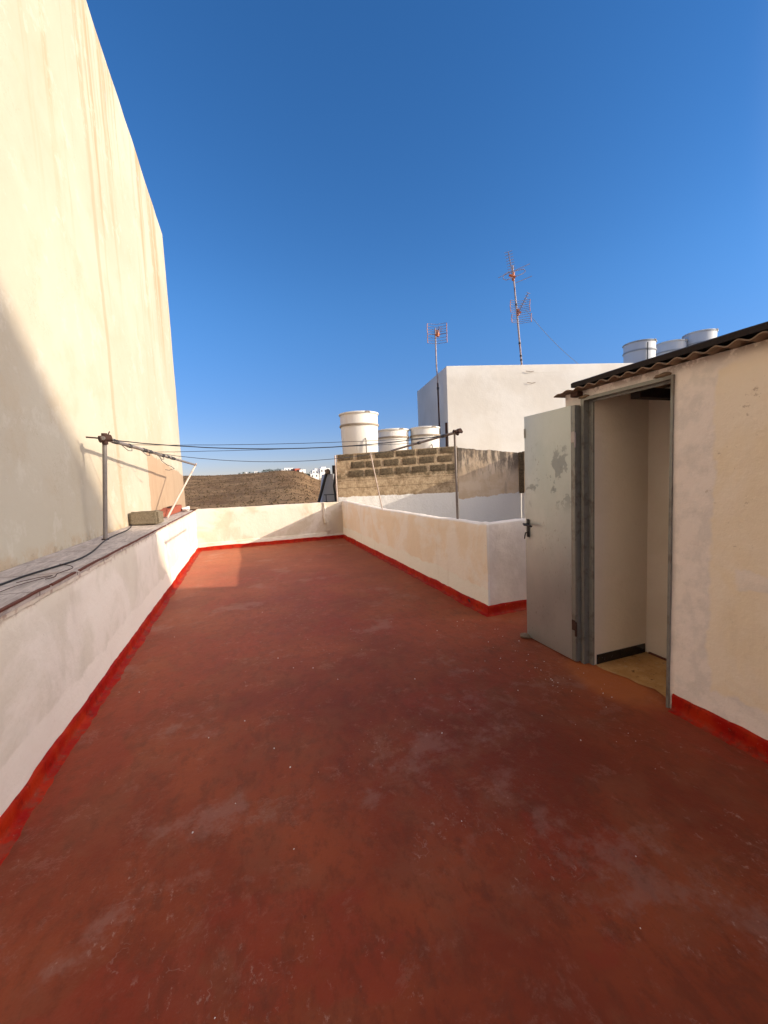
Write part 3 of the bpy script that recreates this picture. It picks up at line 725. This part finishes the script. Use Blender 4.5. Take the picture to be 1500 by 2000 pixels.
cable('power_cable', [(-1.38, 1.2, .987), (-1.4, 2.2, .987), (-1.366, 2.88, .987), (-1.344, 3.116, .987), (-1.292, 3.334, .988), (-1.238, 3.62, .987), (-1.263, 4.032, .987), (-1.39, 4.8, .988), (-1.432, 5.24, .988), (-1.453, 5.96, .988), (-1.54, 6.5, .99)], .0065, m_black, 'black cable snaking along the grey left coping towards the concrete block')
cable('loose_wire', [(-1.30, 3.5, .987), (-1.27, 3.42, .992), (-1.221, 3.385, .99), (-1.16, 3.3, .99), (-1.13, 3.204, .99), (-1.15, 3.05, .992), (-1.13, 2.95, .99), (-1.158, 2.9, .99)], .0026, m_rust, 'short rusty bent wire at the edge of the left coping', 'wire')
cable('loose_wire', [(-1.269, 2.6, .987), (-1.25, 2.767, .99), (-1.201, 2.9, .99), (-1.16, 3.0, .99), (-1.22, 2.98, .99), (-1.29, 2.88, .99)], .002, m_rust, 'thin looped wire lying flat on the near left coping', 'wire')

# ------------------------------------------------------------ neighbour's block wall beyond the courtyard
W0 = Vector((2.372, 10.50, 0)); WD = Vector((math.cos(AZ), -math.sin(AZ), 0)); WN = Vector((WD.y, -WD.x, 0))*-1
WN = Vector((-math.sin(AZ), -math.cos(AZ), 0))    # towards the viewer
def wp(u, n, z): q = W0+WD*u+WN*n; return (q.x, q.y, z)
def wbox(bm, u0, u1, n0, n1, z0, z1, rough=0):
    vs = [bm.verts.new(wp(u, n, z)) for u in (u0, u1) for n in (n0, n1) for z in (z0, z1)]
    for f in ((0, 1, 3, 2), (4, 6, 7, 5), (0, 4, 5, 1), (2, 3, 7, 6), (0, 2, 6, 4), (1, 5, 7, 3)): bm.faces.new([vs[i] for i in f])
bw = empty('block_wall', wp(1.6, 0, 0), 'unplastered grey brown concrete block wall beyond the right parapet, below the white tanks', 'wall')
bm = bmesh.new(); L = 3.22
def topz(u): return 2.19 + .028*u
rows = 22; cols = 40
def roughsheet(bm, u0, u1, z0, zt, n0, du=.06, amp=.01):
    nu = int((u1-u0)/du); nv = 40; G = []
    for i in range(nu+1):
        u = u0+(u1-u0)*i/nu; t = zt(u)+.008*nz(u, 0, 3, 9); G.append([])
        for j in range(nv+1):
            z = z0+(t-z0)*j/nv; n = n0+amp*nz(u, z, 1, 7)+amp*.6*nz(u, z, 5, 22); G[-1].append(bm.verts.new(wp(u, n, z)))
        G[-1].append(bm.verts.new(wp(u, -.18, t)))
    for i in range(nu):
        for j in range(nv+1): bm.faces.new((G[i][j], G[i+1][j], G[i+1][j+1], G[i][j+1]))
roughsheet(bm, 0, L, -2.6, topz, 0, .05, .012)
wbox(bm, 0.002, L, -.2, -.19, -2.6, 2.16)
# side return at the left end
vs = [bm.verts.new(wp(0, n, z)) for n, z in ((0, -2.6), (0, 2.19), (-.2, 2.16), (-.2, -2.6))]; bm.faces.new(vs)
obj('mortar_face', bm, m_mortar, bw)
bm = bmesh.new()
z = topz(0)-.012; k = 0; random.seed(11)
for row in range(3):
    hgt = .165 if row else .15; z1 = z; z0 = z-hgt; u = -.02+(.33 if row % 2 else .1)
    u = [.05, .38, .3][row]
    while u < L-.12:
        wd = random.choice((.34, .36, .39)) if row else random.choice((.36, .4, .5)); e = min(u+wd, L-.03)
        # each exposed block face: shallow rough panel with ragged outline
        nu, nv = 8, 5; G = []
        for i in range(nu+1):
            G.append([])
            for j in range(nv+1):
                uu = u+(e-u)*i/nu; zz = z0+(z1-z0)*j/nv+.028*uu
                edge = min(i, nu-i, j, nv-j) == 0
                jx = .016*nz(uu*9, zz*9, row, 1) if edge else 0; jz = .014*nz(uu*9, zz*9, row+7, 1) if edge else 0
                G[-1].append(bm.verts.new(wp(uu+jx, (.012 if edge else .022)+.005*nz(uu, zz, 2, 30), zz+jz)))
        for i in range(nu):
            for j in range(nv): bm.faces.new((G[i][j], G[i+1][j], G[i+1][j+1], G[i][j+1]))
        u = e+random.uniform(.05, .11); k += 1
    z = z0-.062
obj('exposed_block', bm, m_block, bw)
bm = bmesh.new(); tube(bm, [wp(-.03, .01, .8), wp(-.03, .01, 2.17)], .02, 10); obj('edge_pipe', bm, m_pale, bw)

bg_ = empty('rendered_wall', wp(4, 0, 0), 'beige rendered wall stained black along its top, right of the concrete block wall', 'wall')
bm = bmesh.new()
def bz(u):
    t = (u-L)/1.62; return 2.235-.2*t+.03*nz(u, 0, 1, 3)+.02*nz(u, 2, 1, 9)
nu, nv = 60, 40; G = []
for i in range(nu+1):
    u = L+.0+(1.66)*i/nu; t = bz(u); G.append([bm.verts.new(wp(u, -.19, -2.6))*1 if False else bm.verts.new(wp(u, .035+.006*nz(u, -2.6, 3, 3), -2.6+(t+2.6)*j/nv)) for j in range(nv+1)])
    G[-1].append(bm.verts.new(wp(u, -.15, t)))
for i in range(nu):
    for j in range(nv+1): bm.faces.new((G[i][j], G[i+1][j], G[i+1][j+1], G[i][j+1]))
bm.faces.new([G[0][j] for j in range(nv+2)]+[bm.verts.new(wp(L, -.15, -2.6))]); obj('wall', bm, m_beige, bg_)

ew = empty('courtyard_wall', (7.2, 6, 0), 'bare brown end of a block wall, just left of the top of the open metal door', 'wall')
bm = bmesh.new(); q = wp(4.85, .04, 0)
nu = 1; box(bm, 7.02, 7.25, 2.6, q[1]-.02, -2.6, 2.06)
obj('wall', bm, m_beige, ew, smooth=False)
bm = bmesh.new(); wbox(bm, 4.83, 5.4, .045, .09, .96, 2.045); bm2 = bmesh.new(); wbox(bm2, 4.9, 5.4, .03, .06, -2.6, .96); obj('rendered_base', bm2, m_beige, ew, smooth=False)
obj('bare_block_end', bm, m_block, ew, smooth=False)

# ------------------------------------------------------------ white house behind
WC = Vector((7.009, 12.81, 0)); FD = (Vector((12.935, 11.387, 0))-WC).normalized(); SD = (Vector((7.655, 16.714, 0))-WC).normalized()
wh = empty('white_house', (9, 14, -9), 'plain white flat roofed house block behind the beige wall, an aerial on its roof', 'building')
ZW = 5.36
bm = bmesh.new()
cc = [WC, WC+FD*13, WC+FD*13+SD*5.5, WC+SD*4.05]
P2 = [(c.x, c.y) for c in cc]
extrude(bm, [P2[3], P2[0], P2[1]], [(0, -9+ (ZW-.04+9)*i/30) for i in range(31)]+[(-.01, ZW-.012), (-.04, ZW), (-.2, ZW), (-.2, ZW-.3)], lambda p, k, o, z: (.01*nz(p.x, p.y, z, .8), .006*nz(p.x, p.y, 0, .9) if z > 5 else 0), .4)
obj('wall', bm, m_wh, wh)
bm = bmesh.new(); fs = [bm.verts.new((c.x, c.y, ZW-.3)) for c in cc]; bm.faces.new(fs); obj('roof', bm, m_wh, wh, smooth=False)
bm = bmesh.new()
extrude(bm, [P2[1], P2[2], P2[3]], [(0, -9), (0, ZW-.04), (-.04, ZW), (-.2, ZW), (-.2, ZW-.3)], None, 2); obj('rear_wall', bm, m_wh, wh)
bm = bmesh.new(); a = WC+SD*.12+Vector((-.012, -.004, 0)); tube(bm, [(a.x-.02, a.y, 2.1), (a.x-.02, a.y, 3.4)], .05, 8); obj('dark_downpipe', bm, m_rust, wh)
for t_, z_ in ((3.05, 5.12), (3.1, 4.72)):
    q = WC+FD*t_; n_ = Vector((FD.y, -FD.x, 0)); bm = bmesh.new()
    tube(bm, [(q.x-.16*FD.x+n_.x*.03, q.y-.16*FD.y+n_.y*.03, z_), (q.x+n_.x*.05, q.y+n_.y*.05, z_-.03), (q.x+.14*FD.x+n_.x*.03, q.y+.14*FD.y+n_.y*.03, z_-.01)], .009, 6)
    obj('wall_hook', bm, m_stone, wh)
# neighbour's lower roof carrying the three white tanks
lr = empty('lower_roof', (4.6, 12.6, -9), 'low flat roof behind the concrete block wall, carrying three white tanks', 'building')
bm = bmesh.new(); vs = [(2.5, 10.9), (5.6, 9.85), (7.1, 9.5), (7.0, 12.7), (7.55, 16), (3.6, 16.4)]
lo_ = [bm.verts.new((x, y, -9)) for x, y in vs]; hi = [bm.verts.new((x, y, 2.1)) for x, y in vs]
bm.faces.new(hi)
for i in range(6): bm.faces.new((lo_[i], lo_[(i+1) % 6], hi[(i+1) % 6], hi[i]))
obj('roof_slab', bm, m_mortar, lr, smooth=False)

def tank(c, r, hgt, mat, band, label, group, hook=True, handle=False):
    t = empty('water_tank', c, label, 'water tank', group)
    bm = bmesh.new(); rb = r*.9
    lathe(bm, c, [(rb*.97, 0), (rb, .03), (rb+(r-rb)*.5, hgt*.5), (r-.02, hgt*.985), (r-.03, hgt)], 48); obj('body', bm, mat, t)
    bm = bmesh.new(); lathe(bm, c, [(r-.028, hgt-.05), (r+.012, hgt-.045), (r+.018, hgt-.012), (r+.008, hgt), (r-.04, hgt+.012), (r*.5, hgt+.02), (.02, hgt+.024)], 48); ld = obj('lid', bm, mat if not handle else band, t)
    bm = bmesh.new()
    for zz in (.73,):
        rr = rb+(r-rb)*zz; lathe(bm, c, [(rr-.01, hgt*zz-.03), (rr+.022, hgt*zz-.028), (rr+.026, hgt*zz), (rr+.022, hgt*zz+.025), (rr-.01, hgt*zz+.028)], 48)
    obj('rim_band', bm, band, t)
    bm = bmesh.new(); a = AZ+math.pi*1.5
    d = Vector((-math.sin(AZ-.5), -math.cos(AZ-.5), 0)); q = Vector(c)+d*r+Vector((0, 0, hgt-.03)); sx = d.cross(Vector((0, 0, 1)))
    tube(bm, [q-sx*.08, q-sx*.05+d*.03+Vector((0, 0, .02)), q+sx*.05+d*.03+Vector((0, 0, .02)), q+sx*.08], .014, 6); obj('clip', bm, m_band, t)
    if hook:
        bm = bmesh.new(); d = Vector((-math.sin(AZ-.35), -math.cos(AZ-.35), 0)); q = Vector(c)+d*(r+.02)
        tube(bm, [q+Vector((0, 0, 0)), q+Vector((0, 0, hgt*.38)), q-d*.06+Vector((0, 0, hgt*.42))], .016, 6); obj('outlet_pipe', bm, m_pipe, t)
    if handle:
        bm = bmesh.new(); d = Vector((-math.sin(AZ+.1), -math.cos(AZ+.1), 0)); q = Vector(c)+d*(r+.03)
        tube(bm, [q+Vector((0, 0, hgt*.9)), q+Vector((0, 0, hgt*.3)), q+Vector((.05, 0, .02))], .022, 6); obj('pipe', bm, m_line, t)
    return t
g1 = 'white water tanks behind the concrete block wall'
def at(x, y): return (x, y)
tank((3.36, 11.58, 2.13), .575, 1.31, m_tank, m_band, 'largest white cylindrical water tank, left of three above the block wall', g1)
tank((4.865, 12.73, 2.13), .54, .98, m_tank, m_band, 'middle white cylindrical water tank of three above the block wall', g1, hook=False)
tank((5.91, 12.45, 2.13), .505, 1.02, m_tank, m_band, 'rust stained white water tank nearest the white house, behind the clothes line bar', g1)
g2 = 'grey water tanks on the white house roof'
tank((15.37, 12.13, 5.15), .575, 1.3, m_tank_shade, m_band_shade, 'shade-toned grey water tank with a dark pipe, leftmost of three over the corrugated roof', g2, handle=True)
tank((17.34, 12.29, 5.15), .585, 1.48, m_tank_shade, m_band_shade, 'middle shade-toned grey water tank of three over the corrugated roof, lowest showing', g2)
tank((18.19, 11.68, 5.15), .58, 1.74, m_tank_shade, m_band_shade, 'tallest shade-toned grey water tank with a dark cap, rightmost over the corrugated roof', g2)
bm = bmesh.new()

# ------------------------------------------------------------ aerials
RT = Vector((math.cos(AZ), -math.sin(AZ), 0)); FW = Vector((math.sin(AZ), math.cos(AZ), 0)); UP = Vector((0, 0, 1))
def grid_panel(o, wd, hgt, rods, bow, tilt, mat, parent, name='reflector_grid'):
    """wire reflector: horizontal rods between two bowed side bars"""
    bm = bmesh.new(); c = Vector(o)
    for i in range(rods):
        t = i/(rods-1)-.5; z = UP*(t*hgt); back = FW*(-abs(t)*bow)
        tube(bm, [c+z-RT*wd/2+back+FW*-.12, c+z+back+tilt*wd*.0, c+z+RT*wd/2+back+FW*-.12], .008, 5)
    ob = obj(name, bm, mat, parent)
    for s in (-1, 1):
        bm = bmesh.new(); tube(bm, [c-UP*hgt/2+RT*s*wd/2+FW*-.12+FW*-bow/2, c+RT*s*wd/2+FW*-.12, c+UP*hgt/2+RT*s*wd/2+FW*-.12+FW*-bow/2], .015, 6); obj('side_bar', bm, m_orange_pale, parent)
m_orange_pale = simple('faded_red_plastic', (.5, .26, .22), .6, 0, .3, 10, 0)
m_rodm = simple('aerial_rods', (.3, .27, .33), .45, .4, .2, 10, 0)
m_mast = simple('rusty_white_mast', (.42, .34, .32), .6, .2, .6, 8, .001, dark=(.16, .06, .04), dscale=5, damt=.9)
a1 = empty('tv_aerial', (6.83, 13.19, 3.1), 'small tv aerial with one square grid on a kinked mast, beside the white house corner', 'tv aerial', 'tv aerials')
bm = bmesh.new(); tube(bm, [(6.86, 13.2, 2.9), (6.84, 13.19, 4.85)], .03, 8); obj('lower_mast', bm, m_rust_pole if False else m_rust, a1)
bm = bmesh.new(); tube(bm, [(6.84, 13.19, 4.8), (6.845, 13.19, 5.0), (6.815, 13.195, 5.4), (6.81, 13.195, 6.75)], .025, 8); obj('upper_mast', bm, m_mast, a1)
bm = bmesh.new(); tube(bm, [(6.843, 13.19, 4.62), (6.843, 13.19, 4.7)], .045, 8); obj('mast_clamp', bm, m_black, a1)
grid_panel((6.81, 13.1, 6.66), .68, .34, 5, .1, Vector(), m_rodm, a1); grid_panel((6.81, 13.1, 6.32), .68, .3, 4, .1, Vector(), m_rodm, a1)
bm = bmesh.new(); c = Vector((6.8, 13.0, 6.5)); tube(bm, [c-UP*.1, c+UP*.12], .06, 8); tube(bm, [c-RT*.07-UP*.04, c+RT*.08-UP*.03], .04, 8); obj('junction_box', bm, m_orange, a1)
bm = bmesh.new(); tube(bm, [c-FW*.05, c-FW*.45+UP*.06], .014, 6)
for i in range(5): q = c-FW*(.1+.08*i)+UP*(.02+.012*i); tube(bm, [q-RT*.12, q+RT*.12], .007, 5)
obj('boom', bm, m_rodm, a1)

MB, MT = Vector((9.8, 12.28, ZW-.25)), Vector((9.384, 12.196, 8.72))
a2 = empty('tv_aerial', MB, 'tall leaning tv aerial with two stacked antennas standing on the white house roof', 'tv aerial', 'tv aerials')
bm = bmesh.new(); tube(bm, [MB, MB.lerp(MT, .5), MT], [.032, .03, .024], 8); obj('mast', bm, m_mast, a2)
for t in (.12, .16, .28, .64):
    bm = bmesh.new(); c = MB.lerp(MT, t); tube(bm, [c-UP*.03, c+UP*.03], .042, 8); obj('mast_clamp', bm, m_black, a2)
def px(x, y, n=0.):   # aerial drawing in metres: x to the right, y up from the mast's top, n towards the viewer
    return MT+RT*x+UP*y-FW*n
bm = bmesh.new()      # upper yagi: boom rising to the left with short directors
b0, b1 = px(-.02, -.42, .1), px(-.27, .25, .4); tube(bm, [b0, b1], .015, 6)
for i in range(8):
    c = b0.lerp(b1, .22+.78*i/7); tube(bm, [c-RT*.13-UP*.035, c+RT*.13+UP*.035], .009, 5)
obj('yagi_boom', bm, m_rodm, a2)
bm = bmesh.new()
def rods(a, b, r=.011): tube(bm, [a, b], r, 5)
rods(px(-.55, -.46, .15), px(.55, -.04, .15)); rods(px(-.0, -.72, .3), px(.56, -.52, .3))
lp_ = [px(-.05, -.33, .2), px(-.22, -.3, .2), px(-.38, -.4, .2), px(-.4, -.52, .2), px(-.3, -.57, .2), px(-.05, -.5, .2)]; tube(bm, lp_, .013, 6)
lp_ = [px(.05, -.46, .2), px(.28, -.38, .2), px(.38, -.3, .2), px(.32, -.23, .2), px(.05, -.27, .2), px(.0, -.33, .2)]; tube(bm, lp_, .013, 6)
obj('folded_dipole', bm, m_rodm, a2)
bm = bmesh.new(); c = px(0, -.4, .05); tube(bm, [c-UP*.12, c+UP*.14], .05, 8); tube(bm, [px(-.16, -.36, .1), px(.06, -.44, .1)], .045, 8); obj('junction_box', bm, m_orange, a2)
g0 = MB.lerp(MT, .555); grid_panel(g0+UP*.17+RT*.03-FW*.1, .68, .4, 7, .12, Vector(), m_rodm, a2); grid_panel(g0-UP*.24+RT*.07-FW*.1, .68, .28, 5, .12, Vector(), m_rodm, a2)
bm = bmesh.new(); tube(bm, [g0-UP*.1-FW*.12, g0+UP*.12-FW*.12], .05, 8); tube(bm, [g0-RT*.05-FW*.12, g0+RT*.1-FW*.12], .04, 8); obj('junction_box', bm, m_orange, a2)
bm = bmesh.new()
b0, b1 = g0-FW*.15, g0+RT*.22+UP*.48-FW*.5; tube(bm, [b0, b1], .016, 6)
for i in range(6): c = b0.lerp(b1, .3+.7*i/5); tube(bm, [c-RT*.05+UP*.03, c+RT*.07-UP*.02], .01, 5)
obj('small_boom', bm, m_rodm, a2)
wb = wire('guy_wire', g0+RT*.3+UP*.15, (12.0, 11.8, ZW-.02), .12, .007, m_twine, 'thin slack stay wire slanting from the tall aerial down to the white house roof')
wb['category'] = 'wire'; del wb['group']

# ------------------------------------------------------------ shaded pier and poles beyond the far parapet
pr_ = empty('neighbour_wall', (2.5, 12.5, -2), 'narrow tapering blue grey shaded wall beyond the far parapet, left of the block wall', 'wall')
bm = bmesh.new(); qs = [((2.25, -2), (2.7, -2)), ((2.28, .9), (2.68, .9)), ((2.4, 1.72), (2.64, 1.74))]
rings = []
for (a, z), (b, _) in qs:
    y = 12.42
    rings.append([bm.verts.new(p) for p in ((a, y, z), (b, y-.13, z), (b+.1, y+.9, z), (a+.1, y+1.0, z))])
for A, B in zip(rings, rings[1:]):
    for k in range(4): bm.faces.new((A[k], A[(k+1) % 4], B[(k+1) % 4], B[k]))
bm.faces.new(rings[-1]); m_grey = simple('shade_blue_on_white', (.5, .52, .56), .9, 0, .2, 3, .002)  # white wall: the blue grey of its shade is in the base colour
obj('wall', bm, m_grey, pr_, smooth=False)
bm = bmesh.new(); lathe(bm, (2.5, 12.36, 1.72), [(.08, 0), (.085, .05), (.07, .13), (.03, .16)], 14); obj('cap', bm, m_stone, pr_)
bm = bmesh.new(); tube(bm, [(2.05, 12.35, .55), (2.17, 12.34, .9), (2.43, 12.25, 1.74)], .045, 8)
tag(obj('black_pole', bm, m_black), 'black pole leaning against the blue grey wall beyond the far parapet', 'pole')
bm = bmesh.new(); tube(bm, [(2.74, 12.2, 2.04), (2.735, 12.2, 1.85), (2.70, 12.2, 1.6), (2.63, 12.2, 1.35), (2.66, 12.2, 1.1), (2.69, 12.2, .5)], [.03, .04, .055, .03, .035, .04], 8)
tube(bm, [(2.66, 12.21, 1.98), (2.66, 12.21, 1.72)], .05, 8)
tag(obj('black_downpipe', bm, m_black), 'bent black pipe running up beside the left edge of the block wall', 'pipe')
bm = bmesh.new()
for z in (.88, 1.09): tube(bm, [(2.3, 12.15, z), (2.72, 12.02, z)], .012, 6)
for x in (2.36, 2.62): tube(bm, [(x, 12.15-.3*(x-2.3), .6), (x, 12.15-.3*(x-2.3), 1.09)], .012, 6)
tag(obj('hand_rail', bm, m_line), 'low dark metal rail in front of the blue grey wall', 'railing')

# ------------------------------------------------------------ houses and trees on the ridge
def far_house(x, y, wd, dp, z0, hgt, mat, label, wins=2, rot=0., upper=None, group='white houses on the ridge'):
    h = empty('hill_house', (x, y, z0), label, 'house', group)
    c = (x, y, 0); bm = bmesh.new(); box(bm, x-wd/2, x+wd/2, y-dp/2, y+dp/2, z0-4, z0+hgt, rot=rot or 1e-5, c=c)
    if upper: box(bm, x+upper[0], x+upper[1], y-dp/2+.5, y+dp/2, z0+hgt-.01, z0+hgt+upper[2], rot=rot or 1e-5, c=c)
    obj('wall', bm, mat, h, smooth=False)
    bm = bmesh.new(); box(bm, x-wd/2-.15, x+wd/2+.15, y-dp/2-.15, y+dp/2+.15, z0+hgt+.01, z0+hgt+.25, rot=rot or 1e-5, c=c)
    if not upper: obj('roof', bm, mat, h, smooth=False)
    else: bm.free()
    for i in range(wins):
        bm = bmesh.new(); xx = x-wd/2+wd*(i+.5)/wins; box(bm, xx-.6, xx+.6, y-dp/2-.05, y-dp/2+.1, z0+hgt*.35, z0+hgt*.75, rot=rot or 1e-5, c=c); obj('window', bm, m_fardark, h, smooth=False)
    return h
far_house(38.5, 404, 6, 6, 12.3, 2.0, m_far, 'low white house at the left end of the hilltop row, beside the red house', 2)
far_house(43, 408, 8.5, 7, 12.6, 3.4, m_far, 'long white flat roofed hilltop house behind the red one', 3)
hr = far_house(50.2, 402, 5.5, 7, 10.6, 4.4, m_farred, 'red walled house on the hilltop between white houses', 1, rot=.2)
bm = bmesh.new(); box(bm, 41.5, 47.3, 398.5, 401, 11.4, 12.9); obj('terrace_wall', bm, m_farred, hr, smooth=False)
far_house(55, 400, 6, 7, 7.6, 6.2, m_far, 'white cubic house just right of the red hilltop house', 1, rot=.1)
far_house(66.5, 398, 8, 7, 5.0, 4.2, m_far, 'white house low on the slope, right of the dark hilltop trees', 2)
far_house(70, 404, 9, 7, 8.5, 4.6, m_far, 'upper white house at the right of the hilltop row', 3, upper=(-2, 3, 1.6))
far_house(78, 402, 10, 7, 9, 5.6, m_far, 'white two storey house at the right end of the row, behind the leaning black pole', 3, upper=(-4, 1, 1.4))
far_house(2.5, 415, 4, 4, 12.6, 1.0, m_far, 'small white hut at the left among the ridge trees', 1)
far_house(12.3, 414, 3, 4, 12.8, 1.3, m_far, 'smallest white hut on the ridge, nearer the houses', 1)
def far_tree(x, y, z, s, label):
    t = empty('tree', (x, y, z), label, 'tree', 'trees along the ridge')
    bm = bmesh.new(); tube(bm, [(x, y, z-.6), (x+.1*s, y, z+s*.5)], [.12*s, .07*s], 6); obj('trunk', bm, m_trunk, t)
    bm = bmesh.new()
    for i in range(70):
        v = Vector((random.gauss(0, .45), random.gauss(0, .4), random.gauss(0, .3)))
        c = Vector((x, y, z+s*.75))+v*s; q = .16*s*random.uniform(.6, 1.3)
        a = Vector((random.uniform(-1, 1), random.uniform(-1, 1), random.uniform(-1, 1))).normalized(); b = a.orthogonal().normalized()
        bm.faces.new([bm.verts.new(c+p*q) for p in (a, b, -a, -b)])
    obj('crown', bm, m_leaf, t, smooth=False)
tx = [-3, 1, 6.5, 9.5, 14.5, 18, 20, 23, 25.5, 28, 30.5, 33, 35]
for i, x in enumerate(tx):
    far_tree(x, 413-.1*x, ridge(x)-.5+.2*random.random(), random.uniform(1.0, 2.0)*(1.15 if 18 < x < 34 else .8), 'one of the small dark green trees in the row left of the hilltop houses')
for x, y, z, s, l in ((60, 399, 6.6, 3.3, 'dark green tree between the hilltop houses, the broadest one'), (62.5, 398, 5.6, 2.6, 'lower dark tree between the hilltop houses, right of the broadest'), (73.5, 390, .9, 2.0, 'green bush on the slope below the right hand white houses'), (77.5, 388, .8, 2.2, 'green tree on the slope below the right hand houses, beside the black pole'), (53, 396, 14.1, .9, 'tiny tree showing over the roof right of the red house')):
    far_tree(x, y, z, s, l)

# ------------------------------------------------------------ unseen blocks added and shaped to throw the shade
nb = empty('near_shade_block', (5.6, -2, 0), 'unseen plastered block added behind the shed to shade the terrace', 'building')
prof = [(-7, 0), (2.45, 0), (2.4, 2.3), (2.18, 2.62), (1.94, 2.88), (1.45, 3.15), (1.45, 3.5), (-7, 3.5)]  # added block, stepped outline fitted to the shadow edge on the parapet
bm = bmesh.new(); A = [bm.verts.new((5.15, y, z)) for y, z in prof]; B = [bm.verts.new((6, y, z)) for y, z in prof]
bm.faces.new(A); bm.faces.new(B[::-1])
for i in range(len(prof)): bm.faces.new((A[i], B[i], B[(i+1) % len(prof)], A[(i+1) % len(prof)]))
obj('wall', bm, m_wh, nb, smooth=False)
fb_ = empty('far_shade_block', (27, -26, -9), 'large unseen pale block added behind the viewer to shade the tall wall', 'building')
prof = [(-12.62, -9), (-12.62, 11.3), (-13.4, 12.1), (-14.0, 13.0), (-15.8, 14.6), (-18, 17.2), (-18.8, 17.7), (-18.8, -9)]  # added block, outline fitted to the wall's shadow, cut short for bounce light
bm = bmesh.new(); A = [bm.verts.new((24, y, z)) for y, z in prof]; B = [bm.verts.new((30, y, z)) for y, z in prof]
bm.faces.new(A); bm.faces.new(B[::-1])
for i in range(len(prof)): bm.faces.new((A[i], B[i], B[(i+1) % len(prof)], A[(i+1) % len(prof)]))
obj('wall', bm, m_wh, fb_, smooth=False)

# ------------------------------------------------------------ crumbs of plaster and paint on the floor
bm = bmesh.new(); random.seed(3)
sp = [(random.gauss(2.05, .22), random.gauss(2.3, .35)) for _ in range(46)]+[(random.uniform(-.9, 2.3), random.uniform(.6, 5)) for _ in range(40)]+[(2.1+random.gauss(0, .2), 3.3+random.gauss(0, .3)) for _ in range(14)]
for x, y in sp:
    if x > 2.33: continue
    s = random.uniform(.0015, .0042)
    r = bmesh.ops.create_icosphere(bm, subdivisions=1, radius=s, matrix=Matrix.Translation((x, y, s*.5)))
    for v in r['verts']: v.co.x += random.uniform(-.4, .4)*s; v.co.y += random.uniform(-.4, .6)*s
tag(obj('plaster_crumbs', bm, m_fleck, smooth=False), 'tiny white plaster crumbs scattered over the red floor, thickest by the open door', 'crumbs', kind='stuff')
